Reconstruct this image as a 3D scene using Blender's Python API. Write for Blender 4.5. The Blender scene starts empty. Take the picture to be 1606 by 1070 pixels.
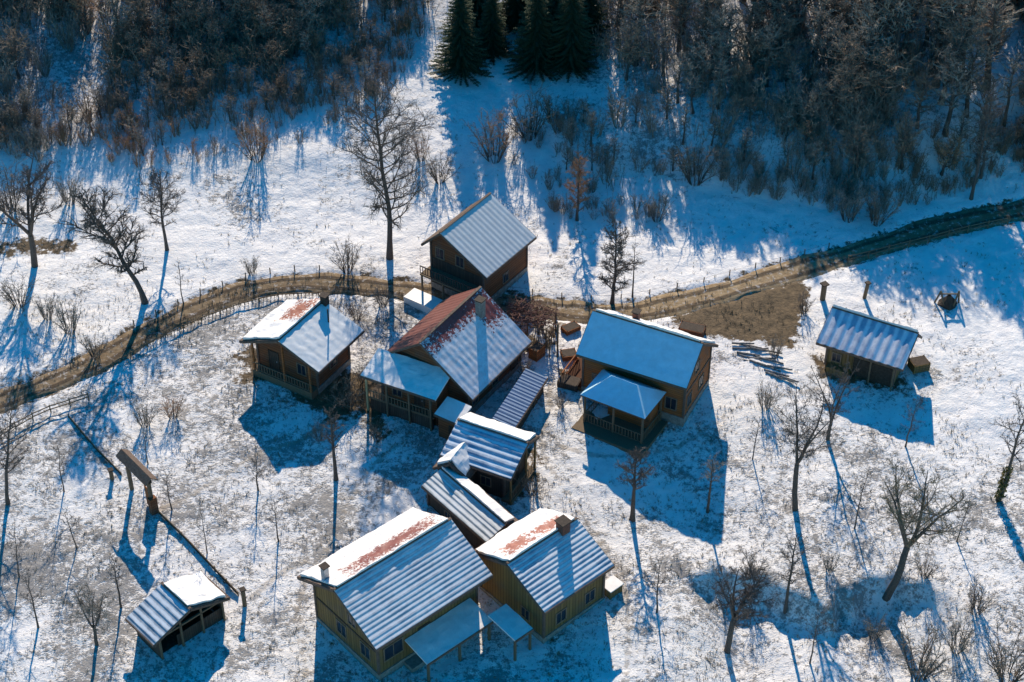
import bpy, math, random
import numpy as np
from mathutils import Vector, Matrix, Euler
R = math.radians
random.seed(7)
RNG = np.random.default_rng(7)
scene = bpy.context.scene
COL = scene.collection

# ------------------------------------------------------------------ camera
FPX, PITCH, DIST = 2700.0, R(38.5), 150.0
CAM = Vector((0, -DIST*math.cos(PITCH), DIST*math.sin(PITCH)))
FW = Vector((0, math.cos(PITCH), -math.sin(PITCH)))
UP = Vector((0, math.sin(PITCH), math.cos(PITCH)))
cd = bpy.data.cameras.new('camera'); cam = bpy.data.objects.new('camera', cd); COL.objects.link(cam)
cam.location = CAM; cam.rotation_euler = (math.pi/2 - PITCH, 0, 0)
cd.sensor_width = 36; cd.lens = 36*FPX/1606; cd.clip_start = 1; cd.clip_end = 3000
scene.camera = cam

def proj(x, y, z):
    dx, dy, dz = x-CAM.x, y-CAM.y, z-CAM.z
    d = dy*FW.y + dz*FW.z
    return 803 + FPX*dx/d, 535 - FPX*(dy*UP.y + dz*UP.z)/d

# ------------------------------------------------------------------ terrain
def vnoise(x, y, seed=0):
    x = np.asarray(x, float); y = np.asarray(y, float)
    xi = np.floor(x).astype(np.int64); yi = np.floor(y).astype(np.int64)
    fx = x-xi; fy = y-yi; fx = fx*fx*(3-2*fx); fy = fy*fy*(3-2*fy)
    def h(a, b):
        n = (a*374761393 + b*668265263 + seed*362437) & 0xffffffff
        n = ((n ^ (n >> 13))*1274126177) & 0xffffffff
        return ((n ^ (n >> 16)) & 0xffff)/65535.0
    return (h(xi, yi)*(1-fx)+h(xi+1, yi)*fx)*(1-fy) + (h(xi, yi+1)*(1-fx)+h(xi+1, yi+1)*fx)*fy

def base_z(x, y):
    x = np.asarray(x, float); y = np.asarray(y, float)
    z = .05*y
    t = np.maximum(0, y-14); z = z + .10*t*np.minimum(1, t/12)
    t = np.maximum(0, y-40); z = z + .12*t*np.minimum(1, t/15)
    return z

def solve(px, py, zf, h=0.0):
    d = FW*FPX + Vector((px-803, 0, 0)) - UP*(py-535)
    z = 0.0
    for _ in range(70):
        t = (CAM.z-z)/-d.z
        p = CAM + d*t
        z = .6*z + .4*(float(zf(p.x, p.y)) + h)
    return p.x, p.y
FOOT = [solve(px, py, base_z) for px, py in
        [(-400, 270), (0, 250), (200, 215), (420, 190), (560, 110), (660, 60), (760, 120), (840, 190), (900, 300), (1050, 300), (1300, 325), (1400, 300), (1606, 262), (2000, 200)]]
FX = np.array([p[0] for p in FOOT]); FY = np.array([p[1] for p in FOOT])
AX = [-70, -30, -10, 2, 10, 20, 45, 80]; AV = [.4, .4, .4, .4, 1.6, 2.4, 3.0, 2.5]
def sstep(t):
    t = np.clip(t, 0, 1); return t*t*(3-2*t)
def smooth_z(x, y):
    x = np.asarray(x, float); y = np.asarray(y, float)
    z = base_z(x, y)
    fy = np.interp(x, FX, FY); a = np.interp(x, AX, AV)
    fy = fy + (vnoise(x*.16, y*.05, 5)-.5)*5
    z = z + a*sstep((y-fy)/(a*2.1+1.5))
    # hollow added below the right-hand house so its scarp shades the meadow
    win = sstep((x-11)/6)*sstep((35-x)/9)*(.7+.6*(vnoise(x*.3, y*.05, 23)-.3))
    z = z - 2.4*win*sstep((-26.2-.10*(x-17)-y+5*(vnoise(x*.30, y*.06, 21)-.5)+2.5*(vnoise(x*1.1, y*.2, 24)-.5))/2.6) + .8*win*sstep((-33-y)/8)
    z = z - .8*np.exp(-(((x-14)/7)**2 + ((y+22)/6)**2))
    z = z + .5*(vnoise(x*.07+3, y*.07, 1)-.5) + .22*(vnoise(x*.23, y*.23+9, 2)-.5)
    return z
def gz(x, y): return float(smooth_z(x, y))
def spot(px, py, h=0.0):
    x, y = solve(px, py, smooth_z, h); return x, y

# track centre line (points in the world)
ROADPX = [(-120, 668), (0, 628), (70, 602), (150, 566), (230, 520), (300, 486), (380, 456), (450, 444), (520, 443), (590, 449), (660, 458), (730, 466),
          (800, 473), (870, 484), (940, 490), (1010, 486), (1090, 468), (1170, 446), (1250, 422), (1340, 396), (1430, 368), (1520, 345), (1606, 328), (1720, 300)]
ROAD = [spot(*p) for p in ROADPX]
def catmull(P, n=10):
    out = []
    for i in range(len(P)-1):
        p0 = P[max(i-1, 0)]; p1 = P[i]; p2 = P[i+1]; p3 = P[min(i+2, len(P)-1)]
        for k in range(n):
            t = k/n
            out.append(tuple(.5*((2*p1[j])+(-p0[j]+p2[j])*t+(2*p0[j]-5*p1[j]+4*p2[j]-p3[j])*t*t+(-p0[j]+3*p1[j]-3*p2[j]+p3[j])*t**3) for j in (0, 1)))
    out.append(P[-1]); return out
RC = catmull(ROAD, 12); RCA = np.array(RC)
def road_dist(x, y):
    x = np.asarray(x, float).ravel(); y = np.asarray(y, float).ravel()
    out = np.empty(len(x))
    for i in range(0, len(x), 4000):
        d = (x[i:i+4000, None]-RCA[None, :, 0])**2 + (y[i:i+4000, None]-RCA[None, :, 1])**2
        out[i:i+4000] = np.sqrt(d.min(1))
    return out

def inpoly(px, py, poly):
    ins = False; n = len(poly)
    for i in range(n):
        x1, y1 = poly[i]; x2, y2 = poly[(i+1) % n]
        if (y1 > py) != (y2 > py) and px < (x2-x1)*(py-y1)/(y2-y1)+x1: ins = not ins
    return ins
def poly_dist(x, y, poly):
    """signed distance (numpy): negative inside"""
    x = np.asarray(x); y = np.asarray(y); best = np.full(x.shape, 1e9); ins = np.zeros(x.shape, bool); n = len(poly)
    for i in range(n):
        x1, y1 = poly[i]; x2, y2 = poly[(i+1) % n]
        ex, ey = x2-x1, y2-y1; L = ex*ex+ey*ey+1e-9
        t = np.clip(((x-x1)*ex+(y-y1)*ey)/L, 0, 1)
        best = np.minimum(best, np.hypot(x-(x1+t*ex), y-(y1+t*ey)))
        c = (y1 > y) != (y2 > y); c &= x < (ex*(y-y1)/(ey if abs(ey) > 1e-9 else 1e-9)+x1)
        ins ^= c
    return np.where(ins, -best, best)
MUD = [([(1060, 500), (1120, 470), (1255, 440), (1262, 462), (1238, 538), (1180, 530), (1095, 522)], 1.0),
       ([(440, 600), (500, 585), (590, 585), (600, 640), (600, 690), (560, 640), (520, 655), (470, 628)], .85),
       ([(-40, 385), (60, 372), (120, 375), (115, 395), (40, 402), (-40, 410)], .7),
       ([(1280, 560), (1420, 590), (1430, 612), (1290, 592)], .8),
       ([(785, 480), (880, 480), (900, 520), (850, 560), (800, 560), (790, 520)], .55),
       ([(870, 580), (920, 590), (1040, 690), (1060, 700), (1050, 655), (1000, 640), (890, 605)], .6),
       ([(500, 950), (600, 1075), (520, 1060), (495, 990)], .35),
       ([(930, 920), (950, 940), (870, 1020), (830, 1025)], .4),
       ([(815, 700), (850, 715), (845, 760), (800, 790), (800, 760)], .6),
       ([(375, 560), (395, 545), (520, 610), (490, 625), (430, 590), (380, 600)], .8),
       ([(650, 440), (760, 455), (770, 480), (660, 480)], .5)]
MUDW = [([spot(*p) for p in poly], w) for poly, w in MUD]
PATHPX = [[(520, 660), (470, 690), (400, 715), (330, 760), (250, 800)], [(865, 590), (860, 640), (850, 700), (880, 760), (960, 880), (985, 960), (980, 1080)], [(880, 700), (950, 715), (1060, 700), (1160, 640), (1280, 610)],
          [(395, 940), (440, 900), (480, 880)], [(620, 700), (560, 760), (520, 850), (470, 940), (480, 1060)]]
PATHW = [catmull([spot(*p) for p in l], 8) for l in PATHPX]
GRITPX = [([(-300, 640), (140, 560), (480, 450), (800, 470), (800, 1300), (-300, 1300)], .88),
          ([(800, 600), (1150, 690), (1500, 700), (1800, 700), (1800, 1300), (800, 1300)], .74),
          ([(860, 350), (1200, 330), (1200, 440), (860, 480)], .3)]
GRITW = [([spot(*p) for p in poly], w) for poly, w in GRITPX]

def axis(lo, hi, step, far):
    a = list(np.arange(lo, hi+1e-6, step)); s = step
    x = hi
    while x < far[1]: s *= 1.25; x += s; a.append(x)
    x = lo; s = step
    while x > far[0]: s *= 1.25; x -= s; a.insert(0, x)
    return np.array(a)

def new_obj(name, me, mats=(), parent=None):
    o = bpy.data.objects.new(name, me); COL.objects.link(o)
    for m in (mats if isinstance(mats, (list, tuple)) else [mats]): me.materials.append(m)
    if parent: o.parent = parent
    return o
def mesh_from(name, V, F, mats=(), parent=None, smooth=False, midx=None):
    me = bpy.data.meshes.new(name); me.from_pydata([tuple(v) for v in V], [], F)
    if smooth: me.shade_smooth()
    o = new_obj(name, me, mats, parent)
    if midx is not None: me.polygons.foreach_set('material_index', midx)
    me.update(); return o
def tag(o, label=None, cat=None, group=None, kind=None):
    if label: o['label'] = label
    if cat: o['category'] = cat
    if group: o['group'] = group
    if kind: o['kind'] = kind
    return o
def thing(name, label, cat, loc, rz=0, group=None):
    o = bpy.data.objects.new(name, None); COL.objects.link(o); o.empty_display_size = .3
    o.location = loc; o.rotation_euler = (0, 0, rz)
    return tag(o, label, cat, group)

# ------------------------------------------------------------------ materials
def mat(name, rough=.9):
    m = bpy.data.materials.new(name); m.use_nodes = True
    nt = m.node_tree; b = nt.nodes['Principled BSDF']; b.inputs['Roughness'].default_value = rough
    b.inputs['Specular IOR Level'].default_value = .25
    return m, nt, b
def N(nt, t, **kw):
    n = nt.nodes.new(t)
    for k, v in kw.items():
        if k in n.bl_rna.properties: setattr(n, k, v)
    return n
def link(nt, a, b): nt.links.new(a, b)
def noise(nt, vec, scale, detail=4, rough=.6):
    n = N(nt, 'ShaderNodeTexNoise'); n.inputs['Scale'].default_value = scale; n.inputs['Detail'].default_value = detail; n.inputs['Roughness'].default_value = rough
    if vec is not None: link(nt, vec, n.inputs['Vector'])
    return n.outputs['Fac']
def ramp(nt, fac, a, b, ca=(0, 0, 0, 1), cb=(1, 1, 1, 1)):
    r = N(nt, 'ShaderNodeValToRGB'); e = r.color_ramp.elements
    e[0].position = a; e[1].position = b; e[0].color = ca; e[1].color = cb
    link(nt, fac, r.inputs['Fac']); return r.outputs['Color']
def mix(nt, fac, a, b, mode='MIX'):
    m = N(nt, 'ShaderNodeMix', data_type='RGBA', blend_type=mode)
    for s, v in (('Factor', fac), ('A', a), ('B', b)):
        inp = [i for i in m.inputs if i.name == s and (i.type == 'RGBA' if s != 'Factor' else i.type == 'VALUE')][0]
        if hasattr(v, 'is_linked') or isinstance(v, bpy.types.NodeSocket): link(nt, v, inp)
        elif isinstance(v, (int, float)): inp.default_value = v
        else: inp.default_value = (*v, 1) if len(v) == 3 else v
    return [o for o in m.outputs if o.type == 'RGBA'][0]
def M(nt, op, a, b=None, c=None):
    m = N(nt, 'ShaderNodeMath', operation=op)
    for i, v in enumerate((a, b, c)):
        if v is None: continue
        if isinstance(v, (int, float)): m.inputs[i].default_value = v
        else: link(nt, v, m.inputs[i])
    return m.outputs[0]
def coords(nt): return N(nt, 'ShaderNodeTexCoord').outputs['Object']
def bump(nt, b, h, strength=.5, dist=.05):
    n = N(nt, 'ShaderNodeBump'); n.inputs['Strength'].default_value = strength; n.inputs['Distance'].default_value = dist
    link(nt, h, n.inputs['Height']); link(nt, n.outputs['Normal'], b.inputs['Normal'])

SNOW = (.86, .835, .80)
def ground_mat():
    m, nt, b = mat('snowy_meadow', .8)
    c = coords(nt)
    mud = N(nt, 'ShaderNodeAttribute', attribute_name='mud').outputs['Fac']
    grit = N(nt, 'ShaderNodeAttribute', attribute_name='grit').outputs['Fac']
    n1 = noise(nt, c, 2.3, 3, .6); n2 = M(nt, 'ADD', M(nt, 'MULTIPLY', noise(nt, c, .33, 4, .6), .5), M(nt, 'MULTIPLY', noise(nt, c, .09, 3, .6), .5)); n3 = noise(nt, c, 7.5, 2, .6)
    snow = mix(nt, ramp(nt, noise(nt, c, 1.1, 4), .35, .7), (.88, .855, .82), (.77, .75, .735))
    s = M(nt, 'ADD', M(nt, 'MULTIPLY', n1, .6), M(nt, 'MULTIPLY', n3, .4))
    s = M(nt, 'ADD', s, M(nt, 'MULTIPLY', M(nt, 'SUBTRACT', n2, .5), 1.15))
    s = M(nt, 'ADD', s, M(nt, 'MULTIPLY', M(nt, 'SUBTRACT', grit, .5), .20))
    f = ramp(nt, s, .545, .68)
    soil = mix(nt, ramp(nt, noise(nt, c, 1.7, 5), .35, .65), (.07, .062, .056), (.20, .18, .155))
    col = mix(nt, M(nt, 'MULTIPLY', f, .80), snow, soil)
    # thin greyish film of frost-burnt grass
    film = M(nt, 'MULTIPLY', M(nt, 'MULTIPLY', ramp(nt, noise(nt, c, .9, 6, .7), .42, .66), grit), .30)
    col = mix(nt, film, col, (.36, .34, .32))
    pth = N(nt, 'ShaderNodeAttribute', attribute_name='path').outputs['Fac']
    col = mix(nt, M(nt, 'MULTIPLY', ramp(nt, M(nt, 'ADD', pth, M(nt, 'MULTIPLY', M(nt, 'SUBTRACT', noise(nt, c, 1.6, 6, .75), .5), 1.6)), .5, .8), .6), col, (.33, .28, .22))
    mf = M(nt, 'ADD', mud, M(nt, 'MULTIPLY', M(nt, 'SUBTRACT', noise(nt, c, .9, 7, .75), .5), 2.0))
    mudcol = mix(nt, ramp(nt, noise(nt, c, 2.2, 6, .7), .3, .7), (.05, .034, .018), (.17, .115, .06))
    col = mix(nt, M(nt, 'MULTIPLY', ramp(nt, mf, .42, .58), ramp(nt, mud, .02, .15)), col, mudcol)
    link(nt, col, b.inputs['Base Color'])
    bump(nt, b, M(nt, 'ADD', noise(nt, c, 1.5, 6, .7), M(nt, 'MULTIPLY', f, .3)), .7, .26)
    return m
def simple(name, c1, c2, scale=4, rough=.85, bs=.4, bd=.03, stretch=None, metallic=0):
    m, nt, b = mat(name, rough); v = coords(nt)
    if stretch:
        mp = N(nt, 'ShaderNodeMapping'); mp.inputs['Scale'].default_value = stretch; link(nt, v, mp.inputs['Vector']); v = mp.outputs['Vector']
    n = noise(nt, v, scale, 5, .65)
    link(nt, mix(nt, ramp(nt, n, .32, .68), c1, c2), b.inputs['Base Color'])
    b.inputs['Metallic'].default_value = metallic
    bump(nt, b, n, bs, bd); return m
def plank_mat(name, c1, c2, step=.22, vertical=False, rough=.85):
    m, nt, b = mat(name, rough); v = coords(nt)
    sx = N(nt, 'ShaderNodeSeparateXYZ'); link(nt, v, sx.inputs[0])
    ax = M(nt, 'ADD', sx.outputs[0], sx.outputs[1]) if vertical else sx.outputs[2]
    k = M(nt, 'DIVIDE', ax, step); fr = M(nt, 'FRACT', k); fl = M(nt, 'FLOOR', k)
    w = N(nt, 'ShaderNodeTexWhiteNoise', noise_dimensions='1D'); link(nt, fl, w.inputs['W'])
    gap = M(nt, 'LESS_THAN', fr, .12)
    n = noise(nt, v, 2.5, 5, .7)
    col = mix(nt, M(nt, 'ADD', M(nt, 'MULTIPLY', w.outputs['Value'], .5), M(nt, 'MULTIPLY', n, .5)), c1, c2)
    st = noise(nt, v, .8, 6, .75)
    col = mix(nt, M(nt, 'MULTIPLY', ramp(nt, st, .48, .70), .65), col, (.11, .095, .08))
    col = mix(nt, gap, col, tuple(x*.3 for x in c1))
    link(nt, col, b.inputs['Base Color'])
    bump(nt, b, M(nt, 'SUBTRACT', M(nt, 'MULTIPLY', n, .3), gap), .7, .03)
    return m
def roof_mat(name, snow=SNOW, metal=(.2, .24, .3), stripe=None, freq=2.2, amt=.5, bare=None, bare_col=(.25, .1, .06), speck=.0, rough=.55, snowy=1.0):
    """snow lying on a metal/tile roof; stripe 'x' = ribs running down the slope, 'y' = rows along the eaves; bare = melted patches"""
    m, nt, b = mat(name, rough); v = coords(nt)
    sx = N(nt, 'ShaderNodeSeparateXYZ'); link(nt, v, sx.inputs[0])
    nz = noise(nt, v, 1.3, 5, .65)
    base = mix(nt, ramp(nt, nz, .35, .65), snow, tuple(x*.86 for x in snow))
    h = M(nt, 'MULTIPLY', nz, .4)
    if stripe:
        amt = M(nt, 'MULTIPLY', M(nt, 'ADD', M(nt, 'MULTIPLY', ramp(nt, noise(nt, v, .55, 5, .7), .38, .62), .6), .4), amt)
        ax = sx.outputs[0] if stripe == 'x' else sx.outputs[1]
        a = M(nt, 'ADD', M(nt, 'MULTIPLY', ax, freq), M(nt, 'MULTIPLY', noise(nt, v, .9, 2), .35))
        s = M(nt, 'MULTIPLY', M(nt, 'ADD', M(nt, 'SINE', M(nt, 'MULTIPLY', a, 2*math.pi)), 1), .5)
        s = M(nt, 'ADD', M(nt, 'MULTIPLY', s, .68), M(nt, 'MULTIPLY', M(nt, 'ADD', noise(nt, v, 5, 4, .7), noise(nt, v, 1.1, 3, .6)), .34))
        base = mix(nt, M(nt, 'MULTIPLY', ramp(nt, s, .42, .78), amt), base, metal)
    if speck:
        base = mix(nt, M(nt, 'MULTIPLY', ramp(nt, noise(nt, v, 4.5, 3, .6), .52, .62), speck), base, metal)
    for (cx, cy, rx, ry) in (bare or []):
        dx = M(nt, 'ABSOLUTE', M(nt, 'DIVIDE', M(nt, 'SUBTRACT', sx.outputs[0], cx), rx))
        dy = M(nt, 'ABSOLUTE', M(nt, 'DIVIDE', M(nt, 'SUBTRACT', sx.outputs[1], cy), ry))
        d = M(nt, 'MAXIMUM', dx, dy)
        d = M(nt, 'ADD', d, M(nt, 'MULTIPLY', M(nt, 'SUBTRACT', noise(nt, v, 2.2, 8, .8), .5), 1.7))
        d = M(nt, 'ADD', d, M(nt, 'MULTIPLY', ramp(nt, noise(nt, v, 4.5, 4, .75), .47, .60), .55))
        bc = mix(nt, noise(nt, v, 4, 4), bare_col, tuple(min(1, x*1.7+.02) for x in bare_col))
        base = mix(nt, ramp(nt, d, .90, .98, (1, 1, 1, 1), (0, 0, 0, 1)), base, bc)
    link(nt, base, b.inputs['Base Color'])
    bump(nt, b, h, .35, .06); return m

MG = ground_mat()
M_SNOW = roof_mat('roof_snow')
M_WOOD = plank_mat('brown_log', (.13, .048, .022), (.24, .095, .04), .26)
M_WOODO = plank_mat('orange_plank', (.24, .078, .024), (.42, .15, .045), .2)
M_WOODD = plank_mat('dark_plank', (.045, .032, .026), (.10, .07, .05), .18, True)
M_YEL = plank_mat('ochre_plank', (.14, .085, .032), (.28, .175, .065), .3, True)
M_BEIGE = simple('beige_render', (.40, .30, .15), (.56, .43, .24), 1.2)
M_POST = simple('weathered_post', (.10, .07, .045), (.22, .16, .10), 6, stretch=(6, 6, 1))
M_BEAM = simple('dark_beam', (.035, .026, .02), (.08, .06, .045), 5)
M_FASC = simple('fascia', (.09, .06, .045), (.17, .12, .09), 5)
M_RED = roof_mat('red_metal', snow=(.30, .085, .06), metal=(.19, .05, .04), stripe='x', freq=1.6, amt=.6, speck=.3)
M_STONE = simple('foundation_stone', (.16, .14, .12), (.34, .31, .27), 3.5)
M_BRICK = simple('chimney_brick', (.10, .045, .03), (.22, .09, .06), 6)
M_GLASS = simple('window_glass', (.015, .02, .03), (.03, .04, .055), 1, rough=.12, bs=.02)
M_FRAME = simple('window_frame', (.16, .11, .07), (.26, .19, .13), 5)
M_METAL = simple('galvanised', (.30, .31, .32), (.42, .43, .44), 5, rough=.5, metallic=.3)
M_BARK = simple('bark', (0.058, 0.043, 0.036), (0.153, 0.122, 0.099), 5, stretch=(5, 5, 1))
M_TWIG = simple('twig', (.17, .125, .09), (.34, .25, .175), 2)
M_TWIGH = simple('dark_twig', (.085, .066, .054), (.18, .145, .12), 2)
M_TWIGR = simple('rusty_twig', (0.280, 0.149, 0.079), (0.490, 0.280, 0.158), 2)
M_TWIGG = simple('grey_twig', (.20, .165, .13), (.38, .32, .25), 2)
M_OLIVE = simple('pale_brown_twig', (.15, .12, .08), (.27, .22, .14), 2)
M_IVY = simple('ivy', (.06, .06, .02), (.22, .17, .05), 6)
M_NEEDLE = simple('spruce_needles', (.018, .034, .016), (.06, .085, .04), 3)
M_GRASS = simple('dry_grass', (.16, .12, .07), (.30, .23, .13), 2)
M_VINE = simple('vine_stem', (.09, .04, .035), (.2, .1, .08), 3)

def road_mat():
    m, nt, b = mat('dirt_track', .9); c = coords(nt)
    ac = N(nt, 'ShaderNodeAttribute', attribute_name='across').outputs['Fac']   # 0..1 across the track
    al = N(nt, 'ShaderNodeAttribute', attribute_name='ochre').outputs['Fac']
    n = noise(nt, c, 1.6, 6, .7)
    dirt = mix(nt, ramp(nt, n, .3, .7), (.10, .065, .035), (.27, .195, .115))
    och = mix(nt, ramp(nt, n, .3, .7), (.20, .13, .065), (.42, .31, .18))
    col = mix(nt, al, dirt, och)
    rut = M(nt, 'ABSOLUTE', M(nt, 'SUBTRACT', M(nt, 'ABSOLUTE', M(nt, 'SUBTRACT', ac, .5)), .2))
    ruts = ramp(nt, M(nt, 'ADD', rut, M(nt, 'MULTIPLY', noise(nt, c, 1.1, 4), .06)), .07, .13, (1, 1, 1, 1), (0, 0, 0, 1))
    col = mix(nt, M(nt, 'MULTIPLY', ruts, .75), col, (.045, .030, .02))
    sn = ramp(nt, noise(nt, c, 2.4, 5, .7), .55, .64)
    col = mix(nt, M(nt, 'MULTIPLY', sn, .35), col, (.75, .74, .73))
    edge = M(nt, 'MULTIPLY', M(nt, 'ABSOLUTE', M(nt, 'SUBTRACT', ac, .5)), 2)
    ef = ramp(nt, M(nt, 'ADD', edge, M(nt, 'MULTIPLY', M(nt, 'SUBTRACT', noise(nt, c, 2.0, 5, .7), .5), .8)), .90, 1.0)
    col = mix(nt, ef, col, (.80, .79, .78))
    link(nt, col, b.inputs['Base Color']); bump(nt, b, M(nt, 'SUBTRACT', n, M(nt, 'MULTIPLY', ruts, .6)), .6, .12)
    return m
M_ROAD = road_mat()

# ------------------------------------------------------------------ ground sheet
xs = axis(-62, 62, .36, (-420, 420)); ys = axis(-50, 72, .36, (-260, 620))
X, Y = np.meshgrid(xs, ys); Z = smooth_z(X, Y)
near = (np.abs(X) < 66) & (Y < 76) & (Y > -54)
Z = Z + np.where(near, .14*(vnoise(X*1.1, Y*1.1, 11)-.5) + .09*(vnoise(X*2.6, Y*2.6, 12)-.5), 0)
rd = np.full(X.size, 99.0); msk = near.ravel(); rd[msk] = road_dist(X.ravel()[msk], Y.ravel()[msk]); rd = rd.reshape(X.shape)
RW = 1.55
Z = Z - .22*(1-sstep((rd-(RW-.45))/.7))
V = np.stack([X.ravel(), Y.ravel(), Z.ravel()], 1)
nx, ny = len(xs), len(ys)
ii = (np.arange(ny-1)[:, None]*nx + np.arange(nx-1)[None, :]).ravel()
Fq = np.stack([ii, ii+1, ii+1+nx, ii+nx], 1)
me = bpy.data.meshes.new('ground')
me.vertices.add(len(V)); me.vertices.foreach_set('co', V.ravel())
me.loops.add(Fq.size); me.loops.foreach_set('vertex_index', Fq.ravel())
me.polygons.add(len(Fq)); me.polygons.foreach_set('loop_start', np.arange(len(Fq))*4); me.polygons.foreach_set('loop_total', np.full(len(Fq), 4))
me.update(calc_edges=True); me.shade_smooth()
xr, yr = X.ravel(), Y.ravel()
mud = np.zeros(len(xr)); grit = np.full(len(xr), .18)
for poly, w in MUDW:
    d = poly_dist(xr, yr, poly); mud = np.maximum(mud, w*(1-sstep((d+1.3)/3.4)))
for poly, w in GRITW:
    d = poly_dist(xr, yr, poly); grit = np.maximum(grit, w*(1-sstep((d+1.5)/6)))
fy = np.interp(xr, FX, FY); grit = np.maximum(grit, .75*sstep((yr-fy+1)/6))
mud = np.maximum(mud, .5*(1-sstep((rd.ravel()-RW+.1)/.9)))
path = np.zeros(len(xr))
for l in PATHW:
    a_ = np.array(l)
    for i in range(0, len(xr), 20000):
        dd_ = np.sqrt(((xr[i:i+20000, None]-a_[None, :, 0])**2 + (yr[i:i+20000, None]-a_[None, :, 1])**2).min(1)); path[i:i+20000] = np.maximum(path[i:i+20000], 1-sstep(dd_/.75))
for nm, arr in (('mud', mud), ('grit', grit), ('path', path)):
    a = me.attributes.new(nm, 'FLOAT', 'POINT'); a.data.foreach_set('value', arr.astype(np.float32))
g = new_obj('ground', me, MG); tag(g, kind='structure')

# dirt track sheet
V = []; F = []; ac = []; oc = []
NS = 9
for i, (x, y) in enumerate(RC):
    a = RC[max(i-1, 0)]; b2 = RC[min(i+1, len(RC)-1)]
    t = Vector((b2[0]-a[0], b2[1]-a[1], 0)).normalized(); n = Vector((-t.y, t.x, 0))
    w = RW*(1+.12*math.sin(i*.21)+.08*math.sin(i*.55)) * (1.1 if x > 5 else 1.0)
    for k in range(NS):
        s = k/(NS-1); p = Vector((x, y, 0)) + n*((s-.5)*2*w)
        z = gz(p.x, p.y) - .03 - .05*math.exp(-((abs(s-.5)-.2)/.07)**2) - (.28 if k in (0, NS-1) else 0)
        V.append((p.x, p.y, z)); ac.append(s); oc.append(float(np.interp(x, [-40, -3, 8, 14, 30, 38], [.1, .12, .6, 1, .8, .05])))
for i in range(len(RC)-1):
    for k in range(NS-1):
        a = i*NS+k; F.append((a, a+1, a+1+NS, a+NS))
o = mesh_from('dirt_track', V, F, M_ROAD, smooth=True); tag(o, kind='structure')
for nm, arr in (('across', ac), ('ochre', oc)):
    at = o.data.attributes.new(nm, 'FLOAT', 'POINT'); at.data.foreach_set('value', np.array(arr, np.float32))

# ------------------------------------------------------------------ mesh builder
class MB:
    def __init__(s): s.v = []; s.f = []
    def box(s, x0, x1, y0, y1, z0, z1, mtx=None):
        b = len(s.v); pts = [(x0, y0, z0), (x1, y0, z0), (x1, y1, z0), (x0, y1, z0), (x0, y0, z1), (x1, y0, z1), (x1, y1, z1), (x0, y1, z1)]
        if mtx: pts = [tuple(mtx @ Vector(p)) for p in pts]
        s.v += pts; s.f += [tuple(b+i for i in q) for q in ((3, 2, 1, 0), (4, 5, 6, 7), (0, 1, 5, 4), (1, 2, 6, 5), (2, 3, 7, 6), (3, 0, 4, 7))]
        return s
    def bar(s, a, b, w, h=None, sides=4):
        """prism from point a to b"""
        a = Vector(a); b = Vector(b); h = h or w; d = (b-a); L = d.length; d.normalize()
        u = d.cross(Vector((0, 0, 1)))
        if u.length < .05: u = Vector((1, 0, 0))
        u.normalize(); v = u.cross(d)
        base = len(s.v)
        for p in (a, b):
            for k in range(sides):
                t = 2*math.pi*(k+.5)/sides; c = 1.414 if sides == 4 else 1
                s.v.append(tuple(p + u*math.cos(t)*w/2*c + v*math.sin(t)*h/2*c))
        for k in range(sides): s.f.append((base+k, base+(k+1) % sides, base+sides+(k+1) % sides, base+sides+k))
        s.f.append(tuple(base+k for k in reversed(range(sides)))); s.f.append(tuple(base+sides+k for k in range(sides)))
        return s
    def tube(s, pts, radii, sides=5, cap=True):
        base = len(s.v); n = len(pts); prev = None
        for i, p in enumerate(pts):
            d = (pts[min(i+1, n-1)]-pts[max(i-1, 0)])
            if d.length < 1e-6: d = Vector((0, 0, 1))
            d.normalize()
            if prev is None:
                u = d.orthogonal().normalized()
            else:
                u = (prev - d*prev.dot(d))
                u = u.normalized() if u.length > 1e-4 else d.orthogonal().normalized()
            prev = u; v = d.cross(u)
            for k in range(sides):
                t = 2*math.pi*k/sides; q = p + (u*math.cos(t)+v*math.sin(t))*radii[i]; s.v.append((q.x, q.y, q.z))
        for i in range(n-1):
            for k in range(sides):
                a = base+i*sides+k; b = base+i*sides+(k+1) % sides; s.f.append((a, b, b+sides, a+sides))
        if cap and sides > 2: s.f.append(tuple(base+k for k in reversed(range(sides)))); s.f.append(tuple(base+(n-1)*sides+k for k in range(sides)))
        return s
    def build(s, name, m, parent=None, label=None, smooth=False):
        o = mesh_from(name, s.v, s.f, m, parent, smooth)
        if label: o['label'] = label
        return o

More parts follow.
